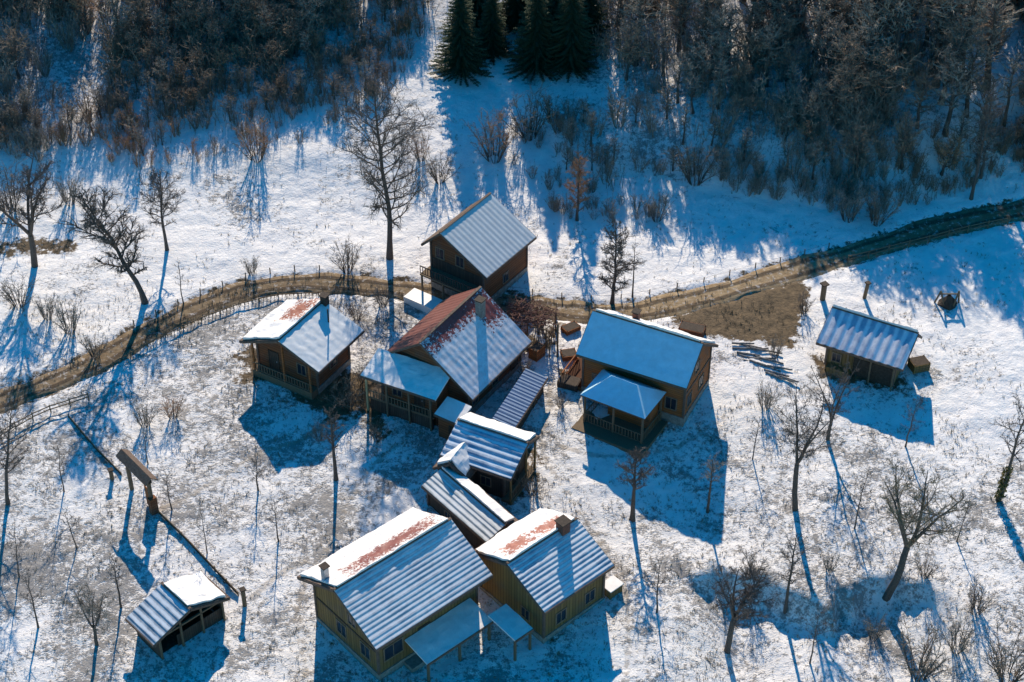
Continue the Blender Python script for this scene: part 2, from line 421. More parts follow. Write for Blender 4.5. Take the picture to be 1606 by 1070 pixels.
# ------------------------------------------------------------------ houses
def slope(x0, x1, h, run, tp, sgn, th=.13, prof=None, freq=2.2, amp=.035, lump=0.0, lift=0.0, ragged=0.0, seed=0, step=.18):
    """roof slope from ridge (y=0,z=h) down to the eave; sgn -1 = front. A closed slab with a profiled top."""
    V = []; F = []
    nxx = max(2, int((x1-x0)/(.11 if prof == 'x' else step))); nyy = max(2, int(run/(.10 if prof == 'y' else step)))
    c = math.cos(math.atan(tp))
    xg = np.linspace(x0, x1, nxx+1); yg = np.linspace(0, run, nyy+1)
    XX, YY = np.meshgrid(xg, yg)
    if ragged:
        XX = XX + np.where(XX > x1-1e-6, -1, np.where(XX < x0+1e-6, 1, 0))*ragged*vnoise(YY*1.6+seed, XX*0+seed, 3)
        YY = YY - np.where(YY > run-1e-6, 1, 0)*ragged*2*vnoise(XX*1.3+seed, YY*0+seed*3, 4)
    H = h - YY*tp + lift/c
    if prof == 'x': H = H + amp*np.sin(XX*freq*2*math.pi)
    if prof == 'y': H = H + amp*(1-2*np.mod(YY*freq, 1.0))*-1
    if lump: H = H + lump*(vnoise(XX*1.4+seed, YY*1.4, 6)-.5) + lump*.5*(vnoise(XX*3.5, YY*3.5+seed, 7)-.5)
    n1 = nxx+1
    for j in range(nyy+1):
        for i in range(n1): V.append((XX[j, i], sgn*YY[j, i], H[j, i]))
    T = len(V)
    for j in range(nyy+1):
        for i in range(n1): V.append((XX[j, i], sgn*YY[j, i], h-YY[j, i]*tp + lift/c - th/c))
    def q(a, b, c2, d): F.append((a, b, c2, d) if sgn > 0 else (d, c2, b, a))
    for j in range(nyy):
        for i in range(nxx):
            a = j*n1+i; q(a, a+1, a+1+n1, a+n1); q(T+a+n1, T+a+1+n1, T+a+1, T+a)
    for i in range(nxx):
        a = i; q(a+1, a, T+a, T+a+1); a = nyy*n1+i; q(a, a+1, T+a+1, T+a)
    for j in range(nyy):
        a = j*n1; q(a, a+n1, T+a+n1, T+a); a = j*n1+nxx; q(a+n1, a, T+a, T+a+n1)
    return V, F

def add_window(root, side, s, z, w=.8, hgt=.95, dims=None, mframe=None, name='window', label=None):
    """side: front/back/left/right wall of a box dims=(x0,x1,y0,y1)"""
    x0, x1, y0, y1 = dims
    if side == 'front': mt = Matrix.Translation((s, y0, z))
    elif side == 'back': mt = Matrix.Translation((s, y1, z)) @ Matrix.Rotation(math.pi, 4, 'Z')
    elif side == 'left': mt = Matrix.Translation((x0, s, z)) @ Matrix.Rotation(-math.pi/2, 4, 'Z')
    else: mt = Matrix.Translation((x1, s, z)) @ Matrix.Rotation(math.pi/2, 4, 'Z')
    fr = MB(); t = .09
    fr.box(-w/2-t, w/2+t, -.06, .03, hgt, hgt+t, mt).box(-w/2-t, w/2+t, -.08, .03, -t, 0, mt)
    fr.box(-w/2-t, -w/2, -.06, .03, 0, hgt, mt).box(w/2, w/2+t, -.06, .03, 0, hgt, mt)
    if name == 'window': fr.box(-.025, .025, -.05, .03, 0, hgt, mt)
    fo = fr.build(name if name == 'window' else 'door_frame', mframe or M_FRAME, root, label)
    if name == 'window': MB().box(-w/2, w/2, -.02, .02, 0, hgt, mt).build('pane', M_GLASS, fo)
    else:
        d = MB().box(-w/2+.005, w/2-.005, -.035, .02, 0, hgt-.005, mt).build('door', M_WOODD, root, label)
        MB().box(w/2-.16, w/2-.1, -.09, -.036, hgt*.48, hgt*.55, mt).build('handle', M_METAL, d)
    return fo

def house(name, label, cat, x, y, az, L, rf, rb, tpf, zr, tpb=None, wall=None, gable_ov=.5, eave_ov=.6, front=None, back=None,
          wall_shift=(0, 0), ground=None, open_walls=False, base_h=.0, wall_z0=None):
    """x,y = world position of the ridge's left end; az = ridge heading (deg). Returns a dict with the root."""
    tpb = tpf if tpb is None else tpb
    a = R(az); u = Vector((math.cos(a), math.sin(a)))
    c = Vector((x, y)) + u*L/2
    g0 = gz(c.x, c.y) if ground is None else ground
    root = thing(name, label, cat, (c.x, c.y, g0), a)
    h = zr - g0; x0, x1 = -L/2, L/2
    for sgn, run, tp, spec, nm in ((-1, rf, tpf, front, 'front'), (1, rb, tpb, back, 'back')):
        spec = dict(spec or {})
        m = spec.pop('m', M_SNOW); sn = spec.pop('snow', None); lb = spec.pop('label', None); snow_x = spec.pop('snow_x', None)
        Vv, Ff = slope(x0, x1, h, run, tp, sgn, **spec)
        ro = mesh_from('roof', Vv, Ff, m, root)
        if lb: ro['label'] = lb
        # fascia boards
        cs = math.cos(math.atan(tp)); fb = MB()
        ye = sgn*(run+.02); ze = h-run*tp
        fb.box(x0-.02, x1+.02, min(ye, ye+sgn*.05), max(ye, ye+sgn*.05), ze-.24, ze-.03)
        for xe in (x0-.05, x1):
            fb.bar((xe+.025, sgn*.03, h-.18), (xe+.025, sgn*(run), ze-.16), .05, .2)
        fb.build('fascia', M_FASC, ro)
        if sn:
            Vv, Ff = slope(x0+.05, x1-.05, h, run-.03, tp, sgn, th=.18, lift=.22, lump=.14, ragged=.26, seed=len(name)+sgn, step=.2)
            mesh_from('snow', Vv, Ff, sn, ro)
    rc = MB(); rc.bar((x0-.02, 0, h+.03), (x1+.02, 0, h+.03), .22, .07); rc.build('ridge_cap', M_FASC, root)
    wx0, wx1 = x0+gable_ov, x1-gable_ov; wy0, wy1 = -rf+eave_ov, rb-eave_ov
    top = lambda yy: h - (abs(yy)*(tpf if yy < 0 else tpb)) - .16/math.cos(math.atan(tpf if yy < 0 else tpb))
    zb = -1.2 if wall_z0 is None else wall_z0
    P = [(wy0, zb), (wy1, zb), (wy1, top(wy1)), (0, top(0)), (wy0, top(wy0))]
    if wall is not None:
        V = [(wx0, p[0], p[1]) for p in P]+[(wx1, p[0], p[1]) for p in P]
        F = [(4, 3, 2, 1, 0), (5, 6, 7, 8, 9)] + [(i, (i+1) % 5, 5+(i+1) % 5, 5+i) for i in range(5)]
        mesh_from('wall', V, F, wall, root)
        if base_h:
            MB().box(wx0-.08, wx1+.08, wy0-.08, wy1+.08, -1.25, base_h).build('foundation', M_STONE, root)
        for cx in (wx0, wx1):
            for cy in (wy0, wy1): MB().box(cx-.09, cx+.09, cy-.09, cy+.09, base_h+.005, top(cy)-.05).build('corner_board', M_FASC, root)
    return dict(root=root, h=h, x0=x0, x1=x1, dims=(wx0, wx1, wy0, wy1), rf=rf, rb=rb, tpf=tpf, tpb=tpb, g=g0)

def chimney(H, cx, cy, w=.6, over=1.0, m=None, capm=None):
    tp = H['tpf'] if cy < 0 else H['tpb']; zb = H['h']-abs(cy)*tp
    low = zb - w*tp - .3; topz = max(zb, H['h']-.6)+over
    c = MB().box(cx-w/2, cx+w/2, cy-w/2, cy+w/2, low, topz).build('chimney', m or M_BRICK, H['root'])
    k = MB().box(cx-w/2-.09, cx+w/2+.09, cy-w/2-.09, cy+w/2+.09, topz+.12, topz+.2)
    for sx in (-1, 1):
        for sy in (-1, 1): k.box(cx+sx*w*.4-.04, cx+sx*w*.4+.04, cy+sy*w*.4-.04, cy+sy*w*.4+.04, topz, topz+.12)
    k.build('chimney_cap', capm or M_BEAM, c)
def post(root, x, y, z0, z1, w=.16, m=None): return MB().box(x-w/2, x+w/2, y-w/2, y+w/2, z0, z1).build('post', m or M_POST, root)
def railing(root, x0, x1, y, z0, hgt=.9, along='x', m=None):
    r = MB()
    def seg(a0, a1, b, w, za, zb_):
        if along == 'x': r.box(a0, a1, b-w, b+w, za, zb_)
        else: r.box(b-w, b+w, a0, a1, za, zb_)
    seg(x0, x1, y, .04, z0+hgt-.08, z0+hgt); seg(x0, x1, y, .03, z0+.08, z0+.15)
    n = max(2, int((x1-x0)/.28))
    for i in range(n+1):
        s = x0+.03+(x1-x0-.06)*i/n
        seg(s-.03, s+.03, y, .022, z0+.152, z0+hgt-.082)
    r.build('railing', m or M_POST, root)
def slab_roof(root, x0, x1, y0, y1, z_front, z_back, mt, name='roof', prof=None, th=.12, lump=.06, seed=0, label=None, freq=2.2):
    """single-pitch roof: front edge y0 at z_front, back edge y1 at z_back"""
    run = y1-y0; tp = (z_back-z_front)/run
    Vv, Ff = slope(x0, x1, z_back, run, tp, -1, th=th, prof=prof, lump=lump, seed=seed, freq=freq)
    Vv = [(v[0], v[1]+y1, v[2]) for v in Vv]
    o = mesh_from(name, Vv, Ff, mt, root)
    if label: o['label'] = label
    fb = MB().box(x0-.02, x1+.02, y0-.07, y0-.02, z_front-.22, z_front-.02)
    fb.build('fascia', M_FASC, o)
    return o

deg = lambda d: math.tan(R(d))
# ---- big lower house (front left of centre) ----
M_J = roof_mat('tile_rows_snow', metal=(.15, .20, .27), stripe='y', freq=3.0, amt=.72, snow=(.84, .84, .84))
M_JB = roof_mat('snow_red_melt', bare=[(.6, 1.05, 4.6, .95)], bare_col=(.16, .05, .04), speck=.25, metal=(.40, .16, .12))
J = house('farmhouse', 'largest farmhouse with blue-grey striped snowy roof and ochre gable, at the bottom edge', 'house',
          -12.42, -34.22, 41.6, 10.64, 4.6, 4.6, deg(26.5), 5.06, wall=M_YEL, gable_ov=.75, eave_ov=.95, base_h=.5,
          front=dict(m=M_J, prof='y', freq=3.0, amp=.022), back=dict(m=M_FASC, snow=M_JB))
chimney(J, -4.7, 1.9, .42, .9, M_METAL)
d = J['dims']
add_window(J['root'], 'left', -2.2, 1.2, 1.0, 1.1, d); add_window(J['root'], 'left', .6, 1.2, 1.0, 1.1, d); add_window(J['root'], 'left', -.8, 3.3, .8, .8, d)
add_window(J['root'], 'front', -3.2, 1.5, 1.6, 1.2, d); add_window(J['root'], 'front', 3.3, 1.2, 1.0, 1.1, d)
add_window(J['root'], 'front', -.4, .52, .95, 2.0, d, M_BEAM, 'door'); add_window(J['root'], 'back', 0, 1.3, 1.0, 1.1, d)
MB().box(d[0]-.05, d[0]-.005, d[2]+.2, d[3]-.2, 2.62, 2.78).build('gable_band', M_WOODD, J['root'])
M_SH = roof_mat('porch_snow')
slab_roof(J['root'], -2.2, 3.9, -6.2, -3.72, 1.95, 2.4, M_SH, 'porch_roof', seed=3)
for px_ in (-2.0, .9, 3.7): post(J['root'], px_, -6.05, -1.2, 1.8)
MB().box(-2.4, 4.6, -4.7, -3.75, -1.1, .25).build('porch_floor', M_STONE, J['root'])

# ---- lower right farmhouse ----
M_K = roof_mat('tile_rows_snow_b', metal=(.11, .20, .30), stripe='y', freq=3.0, amt=.85, snow=(.82, .83, .84))
M_KB = roof_mat('snow_orange_melt', bare=[(-1.4, 1.2, 1.6, .9), (1.6, 1.0, 1.6, .8)], bare_col=(.26, .095, .065))
K = house('ochre_cottage', 'ochre cottage with striped snowy roof and dark ridge chimney, right of the largest farmhouse', 'house',
          -.35, -30.75, 41.9, 6.9, 4.0, 4.0, deg(25), 4.10, wall=M_YEL, gable_ov=.45, eave_ov=.55, base_h=.35,
          front=dict(m=M_K, prof='y', freq=3.0, amp=.03), back=dict(m=M_FASC, snow=M_KB))
chimney(K, 1.9, -.15, .75, .75)
d = K['dims']
add_window(K['root'], 'front', 1.6, .9, .9, 1.0, d); add_window(K['root'], 'front', -1.3, .9, .9, 1.0, d); add_window(K['root'], 'left', -1.5, .9, .8, .9, d)
add_window(K['root'], 'right', -.8, .36, .9, 1.9, d, M_BEAM, 'door'); add_window(K['root'], 'back', .5, .9, .9, 1.0, d)
o = slab_roof(K['root'], -5.75, -4.0, -3.4, -.5, 2.05, 2.3, M_SH, 'porch_roof', seed=5)
post(K['root'], -5.6, -3.25, -1, 1.88); post(K['root'], -4.15, -3.25, -1, 1.88)
tk = MB().box(3.35, 4.6, -3.9, -2.9, -1.0, .95).build('side_bin', M_YEL, K['root'])
MB().box(3.28, 4.67, -3.97, -2.83, .952, 1.03).build('bin_lid', M_SH, tk)

# ---- long narrow roof between cabin and cottage ----
M_I = roof_mat('rib_rows', metal=(.26, .30, .30), stripe='y', freq=2.6, amt=.85, snow=(.74, .76, .76))
I = house('narrow_barn', 'long narrow barn with half blue shaded roof, touching the ochre cottage', 'barn',
          -5.55, -18.2, -50.5, 8.0, 1.9, 1.25, deg(20), 1.75, wall=M_WOODD, gable_ov=.3, eave_ov=.35,
          front=dict(m=M_I, prof='y', freq=2.6, amp=.03), back=dict(m=M_FASC, snow=M_SNOW))
add_window(I['root'], 'front', -1.2, .45, .6, .6, I['dims']); add_window(I['root'], 'left', 0, .0, .8, 1.75, I['dims'], M_BEAM, 'door')

# ---- centre cabin ----
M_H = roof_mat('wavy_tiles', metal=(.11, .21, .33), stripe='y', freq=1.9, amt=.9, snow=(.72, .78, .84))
H = house('cabin', 'small cabin with wavy blue-grey tiled roof and a bright snow strip along its far side', 'cabin',
          -4.3, -14.3, -26.5, 6.2, 3.0, 2.0, deg(24), 3.42, wall=M_WOODD, gable_ov=.9, eave_ov=.6,
          front=dict(m=M_H, prof='y', freq=1.9, amp=.05), back=dict(m=M_FASC, snow=M_SNOW))
d = H['dims']
for yy in (-2.7, 0, 1.6): post(H['root'], 2.95, yy, -1.2, H['h']-abs(yy)*deg(24)-.2, .14, M_YEL)
railing(H['root'], -2.6, 1.6, 2.95, .1, .9, 'y'); add_window(H['root'], 'front', .6, .7, .8, .8, d); add_window(H['root'], 'front', -1.4, .7, .7, .8, d)
MB().box(2.1, 3.05, -2.7, 1.7, -.2, .08).build('side_deck', M_POST, H['root'])
add_window(H['root'], 'right', -.4, .1, .8, 1.8, d, M_BEAM, 'door')
WL = house('well_house', 'tiny white gabled well house at the near left corner of the cabin', 'well house',
           -4.85, -18.55, 61.8, 2.6, 1.5, 1.5, deg(36), 2.62, wall=M_WOODD, gable_ov=.3, eave_ov=.35,
           front=dict(m=M_FASC, snow=M_SNOW), back=dict(m=M_FASC, snow=M_SNOW))
add_window(WL['root'], 'left', 0, .1, .7, 1.3, WL['dims'], M_BEAM, 'door')

# ---- right log house, roof tinted blue for shade ----
M_G = roof_mat('shade_tinted_snow', snow=(.50, .76, .88))  # blue of the shade put into the snow colour; pavilion roof shares it
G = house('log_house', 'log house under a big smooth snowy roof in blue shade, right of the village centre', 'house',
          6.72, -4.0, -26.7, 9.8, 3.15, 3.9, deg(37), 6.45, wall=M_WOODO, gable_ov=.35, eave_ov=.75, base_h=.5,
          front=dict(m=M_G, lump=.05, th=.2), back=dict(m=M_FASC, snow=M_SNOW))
d = G['dims']
chimney(G, -1.5, 1.2, .5, .7)
add_window(G['root'], 'right', -1.3, 1.1, .85, 1.1, d); add_window(G['root'], 'right', 1.3, 1.1, .85, 1.1, d); add_window(G['root'], 'right', 0, 3.7, .8, .9, d)
add_window(G['root'], 'front', -3.2, 1.1, .9, 1.1, d); add_window(G['root'], 'front', 3.4, 1.1, .9, 1.1, d); add_window(G['root'], 'left', .5, 1.1, .9, 1.1, d)
MB().box(d[1]+.004, d[1]+.05, d[2]+.2, d[3]-.2, 2.75, 2.95).build('gable_band', M_FASC, G['root'])
rl = G['root']
MB().box(d[0]-2.0, d[0]-.1, d[2]-.2, d[2]+3.4, -.8, .42).build('side_deck', M_WOODO, rl); railing(rl, d[2]-.1, d[2]+3.3, d[0]-1.9, .43, .9, 'y', M_WOODO)

# hip roofed pavilion in front of it
def pavilion():
    az = R(-30.7); L = 5.9; W = 3.9; fx, fyy = 5.57, -10.23
    u = Vector((math.cos(az), math.sin(az))); n = Vector((-u.y, u.x)); c = Vector((fx, fyy))+u*L/2+n*W/2
    g0 = gz(c.x, c.y); root = thing('pavilion', 'low pavilion with blue shaded hipped roof on posts, in front of the log house', 'pavilion', (c.x, c.y, g0), az)
    e = 2.49-g0+.05; r = e+1.4; hx = L/2; hy = W/2; rx = 1.15
    # subdivided hip roof with a snow crust
    def tri_grid(a, b, c2, dd, n1, n2, V, F):
        base = len(V)
        for j in range(n2+1):
            for i in range(n1+1):
                s, t = i/n1, j/n2; p = (a*(1-s)+b*s)*(1-t) + (dd*(1-s)+c2*s)*t
                z = .05*(float(vnoise(p.x*1.5+9, p.y*1.5, 8))-.5) if 0 < j else 0
                V.append((p.x, p.y, p.z+z))
        for j in range(n2):
            for i in range(n1): q = base+j*(n1+1)+i; F.append((q, q+1, q+n1+2, q+n1+1))
    V = []; F = []
    A = Vector((-hx, -hy, e)); B = Vector((hx, -hy, e)); C_ = Vector((hx, hy, e)); D = Vector((-hx, hy, e)); R1 = Vector((-rx, 0, r)); R2 = Vector((rx, 0, r))
    tri_grid(A, B, R2, R1, 20, 8, V, F); tri_grid(C_, D, R1, R2, 20, 8, V, F)
    for P, Q, T in ((B, C_, R2), (D, A, R1)):
        b = len(V); V += [tuple(P), tuple(Q), tuple(T)]; F.append((b, b+1, b+2))
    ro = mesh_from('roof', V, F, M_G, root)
    MB().box(-hx+.02, hx-.02, -hy+.02, hy-.02, e-.16, e-.01).build('ceiling', M_FASC, ro)
    k = MB()
    for sx in (-1, 0, 1):
        for sy in (-1, 1): post(root, sx*(hx-.3), sy*(hy-.3), -1.2, e-.17, .15)
    railing(root, -hx+.35, hx-.35, -hy+.3, .1, .95); railing(root, -hy+.35, hy-.35, -hx+.3, .1, .95, 'y'); railing(root, -hy+.35, hy-.35, hx-.3, .1, .95, 'y')
    MB().box(-hx-.25, hx+.35, -hy-.9, hy-.1, -.9, .06).build('deck', M_POST, root)
    MB().box(-hx+1.5, hx-.5, .2, hy-.4, .064, 1.9).build('back_partition', M_WOODO, root)
    return root
pavilion()

# ---- right hut ----
M_HUT = roof_mat('ribbed_metal', metal=(.10, .19, .33), stripe='x', freq=1.25, amt=.75, snow=(.74, .78, .84))
T = house('ribbed_roof_hut', 'hut with diagonal ribbed blue metal roof and yellow wall, alone at the right', 'hut',
          27.4, -.35, -28.5, 7.6, 3.35, 1.7, deg(24), 4.0, tpb=deg(42), wall=M_YEL, gable_ov=.8, eave_ov=.75,
          front=dict(m=M_HUT, prof='x', freq=1.25, amp=.045, th=.1), back=dict(m=M_FASC, snow=M_SNOW))
d = T['dims']
MB().box(d[0]+2.4, d[1]-.05, d[2]-.05, d[2]-.004, -.2, 1.7).build('front_shade_panel', M_BEAM, T['root'])  # dark panel on the wall stands in for a shaded opening
for xx in (-1.0, 1.0, 3.0): post(T['root'], xx, d[2]-.4, -1, T['h']-(abs(d[2])+.4)*deg(24)-.2, .13)
add_window(T['root'], 'front', -2.1, .7, .7, .8, d); add_window(T['root'], 'right', .3, .05, .9, 1.9, d, M_BEAM, 'door')
MB().box(d[0]+.3, d[0]+2.2, d[2]-.7, d[2]-.06, -.9, .35).build('bench_box', M_YEL, T['root'])

# ---- lower left shed ----
M_L = roof_mat('grey_ribbed', metal=(.13, .19, .26), stripe='y', freq=1.9, amt=.9, snow=(.66, .72, .78))
Ls = house('shed', 'small open-fronted shed, one roof slope pure white and one grey ribbed, bottom left', 'shed',
           -23.05, -32.92, 133.5, 3.5, 3.3, 3.3, deg(20.9), 1.71, wall=None, gable_ov=.2, eave_ov=.4,
           front=dict(m=M_FASC, snow=M_SNOW), back=dict(m=M_L, prof='y', freq=1.9, amp=.035))
rt = Ls['root']; hh = Ls['h']
def shed_walls(rt, hh):
    x0, x1 = -1.5, 1.4; tp = deg(20.9); t = lambda yy: hh-abs(yy)*tp-.19
    w = MB(); w.box(x0, x1, 2.7, 2.8, -1, t(2.8)); w.box(x1, x1+.1, -2.8, 2.8, -1, t(2.8)); w.box(x0, x1, -2.8, -2.7, -1, t(2.8)); w.build('wall', M_WOODD, rt)
    MB().box(x0+.1, x0+.16, -2.68, 1.2, -1, 1.15).build('added_dark_boarding', M_WOODD, rt); MB().box(x0+.3, x1-.1, -2.5, 2.5, -.8, .07).build('floor', M_BEAM, rt)  # dark boards and floor added to darken the inside of the open shed
    V = [(x1+.02, -2.8, t(2.8)+.003), (x1+.02, 2.8, t(2.8)+.003), (x1+.02, 0, t(0)), (x1+.09, -2.8, t(2.8)+.003), (x1+.09, 2.8, t(2.8)+.003), (x1+.09, 0, t(0))]
    mesh_from('gable', V, [(0, 1, 2), (5, 4, 3), (0, 3, 4, 1), (1, 4, 5, 2), (2, 5, 3, 0)], M_WOODD, rt)
    for yy in (-2.72, -.9, .9, 2.72): post(rt, x0-.1, yy, -1, t(yy), .14)
    MB().box(x0-.17, x0-.03, -2.8, 2.8, t(2.8)-.01, t(2.8)+.12).build('tie_beam', M_POST, rt)
shed_walls(rt, hh)

# ---- upper house ----
M_A = roof_mat('pale_metal', metal=(.48, .50, .50), stripe='x', freq=1.8, amt=.45, snow=(.66, .67, .66), speck=.15)
A_ = house('upper_house', 'brown wooden house with pale grey ribbed roof, uppermost one above the track', 'house',
           -6.3, 6.3, 55.0, 7.6, 5.0, 2.1, deg(29), 7.1, tpb=deg(44), wall=M_WOOD, gable_ov=.45, eave_ov=.7, base_h=.4,
           front=dict(m=M_A, prof='x', freq=1.8, amp=.010), back=dict(m=M_FASC))
d = A_['dims']; ra = A_['root']
MB().box(d[0]-1.5, d[0]-.01, d[2], d[3]+.2, 1.9, 2.06).build('balcony_floor', M_POST, ra)
railing(ra, d[2], d[3]+.2, d[0]-1.45, 2.06, .9, 'y', M_WOODD)
MB().box(d[0]-.04, d[0]-.004, d[2]+.1, d[3]-.1, .42, 3.2).build('lower_boarding', M_WOODD, ra)
for yy in (d[2]+.1, -.9, d[3]+.05): post(ra, d[0]-1.4, yy, -1, 1.9, .14)
add_window(ra, 'left', -1.8, 3.4, .8, 1.0, d); add_window(ra, 'left', .4, 3.4, .8, 1.0, d)
add_window(ra, 'right', -1.3, 1.4, .8, 1.0, d); add_window(ra, 'front', 0, .8, .8, .9, d)
MB().box(d[0]-3.2, d[0]-1.6, d[2]-.2, d[3]+.8, -1.2, .30).build('terrace', M_SNOW, ra, 'snowy terrace below the balcony')

# ---- left house ----
M_BB = roof_mat('left_snow_melt', bare=[(1.35, 1.3, 1.9, 1.35)], bare_col=(.21, .07, .04))
M_BF = roof_mat('pale_rib_snow', snow=(.78, .79, .78), metal=(.6, .62, .62), stripe='x', freq=1.1, amt=.35)
B_ = house('left_house', 'white-roofed house with one brown melted patch, left below the track', 'house',
           -19.35, -6.0, 59.0, 6.5, 4.0, 4.2, deg(22.5), 4.83, wall=M_WOOD, gable_ov=1.0, eave_ov=1.0, base_h=.5,
           front=dict(m=M_BF, prof='x', freq=1.1, amp=.008, lump=.05), back=dict(m=M_FASC, snow=M_BB))
chimney(B_, 3.0, -.25, .55, .7, M_BEAM)
pp = MB().bar((1.6, -1.6, B_['h']-1.6*deg(22.5)-.1), (1.6, -1.6, B_['h']+.7), .14, sides=6); pp.build('stove_pipe', M_BEAM, B_['root'])
d = B_['dims']; rb_ = B_['root']
for yy in (-2.9, -.2, 3.0): post(rb_, -3.1, yy, -1.3, B_['h']-abs(yy)*deg(22.5)-.2, .15, M_WOODO)
MB().box(-3.2, -2.3, -3.0, 3.2, -1.0, .55).build('porch_floor', M_POST, rb_); railing(rb_, -3.0, 3.1, -3.14, .56, .85, 'y')
add_window(rb_, 'left', -1.4, 1.3, .8, 1.0, d); add_window(rb_, 'left', 1.5, .56, .9, 1.9, d, M_BEAM, 'door'); add_window(rb_, 'front', 0, 1.3, .9, 1.0, d)

# ---- centre red house ----
M_CF = roof_mat('red_metal_snow', snow=(.76, .76, .78), metal=(.48, .44, .45), stripe='y', freq=1.6, amt=.4, speck=.35,
                bare=[(0, -.2, 6, 1.2), (3.4, -1.2, 1.5, 1.7)], bare_col=(.16, .035, .03))
M_CR = simple('rusty_red_metal', (.12, .034, .026), (.20, .062, .045), 1.2, rough=.6, stretch=(1, 6, 1))
C_H = house('red_roof_house', 'tall house with rusty red metal roof half covered by snow, in the village centre', 'house',
            -7.5, -8.0, 57.4, 9.0, 5.1, 3.6, deg(36), 6.2, wall=M_WOOD, gable_ov=.5, eave_ov=.8, base_h=.6,
            front=dict(m=M_CF, prof='x', freq=1.6, amp=.009, lump=.05), back=dict(m=M_CR, prof='x', freq=1.6, amp=.02))
chimney(C_H, 2.4, -1.35, .62, 1.0, M_STONE)
d = C_H['dims']; rc_ = C_H['root']
add_window(rc_, 'front', -3, .9, .8, 1.0, d); add_window(rc_, 'front', 0, .9, .8, 1.0, d); add_window(rc_, 'front', 3, .62, .9, 1.9, d, M_BEAM, 'door')
add_window(rc_, 'left', -1.5, 3.0, .8, 1.0, d); add_window(rc_, 'left', 1.2, 3.0, .8, 1.0, d); add_window(rc_, 'right', 0, 3.0, .8, 1.0, d)

# annex with flat-ish blue roof
def annex():
    az = R(-26.7); L = 7.0; W = 3.0; f = Vector((-12.44, -8.5)); u = Vector((math.cos(az), math.sin(az))); n = Vector((-u.y, u.x)); c = f+u*L/2+n*W/2
    g0 = gz(c.x, c.y); root = thing('annex', 'two-storey log annex with open corner posts and low blue roof, below the red roof', 'annex', (c.x, c.y, g0), az)
    e = 3.18-g0
    slab_roof(root, -L/2, L/2, -W/2, W/2, e, e+.75, M_SH, seed=8, lump=.1, th=.16)
    MB().box(-L/2+1.6, L/2-.4, -W/2+.9, W/2-.1, -1.2, e+.0).build('wall', M_WOOD, root)
    MB().box(-L/2+.3, L/2-.4, -W/2+.3, W/2-.1, 1.15, 1.3).build('upper_floor', M_POST, root)
    MB().box(-L/2+.6, L/2-.5, -W/2+.35, -W/2+.45, -1.2, 1.14).build('lower_wall', M_WOODD, root)
    for xx in (-3.1, -1.2, .9, 2.9): post(root, xx, -W/2+.2, -1.2, e-.16, .16, M_BEIGE if xx < -3 else M_POST)
    post(root, -3.1, W/2-.3, -1.2, e+.4, .16); railing(root, -L/2+.4, L/2-.5, -W/2+.2, 1.32, .85)
    dd = (-L/2+1.6, L/2-.4, -W/2+.9, W/2-.1)
    add_window(root, 'front', -.6, 1.9, .8, .9, dd); add_window(root, 'front', 1.5, 1.32, .8, 1.75, dd, M_BEAM, 'door')
annex()
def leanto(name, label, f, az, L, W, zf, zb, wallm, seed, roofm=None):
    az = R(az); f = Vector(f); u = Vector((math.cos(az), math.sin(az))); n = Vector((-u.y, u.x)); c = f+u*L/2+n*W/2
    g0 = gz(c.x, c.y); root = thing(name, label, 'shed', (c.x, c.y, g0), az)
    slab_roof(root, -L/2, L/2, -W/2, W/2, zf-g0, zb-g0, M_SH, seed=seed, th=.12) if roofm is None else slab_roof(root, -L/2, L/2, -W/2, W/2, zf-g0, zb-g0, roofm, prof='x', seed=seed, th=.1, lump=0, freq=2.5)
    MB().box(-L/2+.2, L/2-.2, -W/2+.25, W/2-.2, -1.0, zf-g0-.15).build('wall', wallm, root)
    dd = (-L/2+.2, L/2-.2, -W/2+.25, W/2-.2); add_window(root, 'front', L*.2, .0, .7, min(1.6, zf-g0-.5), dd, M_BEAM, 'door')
leanto('woodshed', 'long low woodshed with ribbed roof tinted blue for shade, running beside the red-roofed house', (.2, -12.9), 66.7, 7.0, 1.95, 1.25, 1.65, M_WOODD, 11, roof_mat('shade_blue_roof', snow=(.13, .22, .36), metal=(.09, .15, .26), stripe='x', freq=2.5, amt=.5, speck=.3))  # roof base colour stands in for shade cast across the woodshed
leanto('lean_to', 'tiny lean-to with rounded blue snowy roof squeezed between annex and cabin', (-6.3, -11.9), -33, 2.4, 1.9, 1.95, 2.45, M_WOOD, 12)

# ---- gate / shrine frame on the lower left footpath ----
def gate():
    a = Vector(spot(207, 768)); b = Vector(spot(241, 803)); c = (a+b)/2; az = math.atan2(b.y-a.y, b.x-a.x); L = (b-a).length; g0 = gz(c.x, c.y)
    root = thing('wooden_gate', 'tall roofed wooden gate standing open on the footpath, left', 'gate', (c.x, c.y, g0), az)
    for s in (-1, 1):
        MB().bar((s*L/2, 0, -.4), (s*L/2, 0, 3.3), .26).build('post', M_POST, root)
        MB().bar((s*L/2, 0, 2.3), (s*(L/2-.8), 0, 3.2), .14).build('brace', M_POST, root)
    MB().bar((-L/2-.35, 0, 3.35), (L/2+.35, 0, 3.35), .24).build('crossbeam', M_BEAM, root)
    V, F = slope(-L/2-.6, L/2+.6, 3.95, .55, .75, -1, th=.08); mesh_from('roof', V, F, M_FASC, root)
    V, F = slope(-L/2-.6, L/2+.6, 3.95, .55, .75, 1, th=.08); mesh_from('roof', V, F, M_FASC, root)
    MB().box(L/2-1.0, L/2-.15, .03, .09, .1, 2.1).build('gate_leaf', M_WOODO, root)
    MB().box(L/2-.1, L/2+.35, -.3, .3, .0, 1.6).build('side_box', M_WOOD, root)
gate()

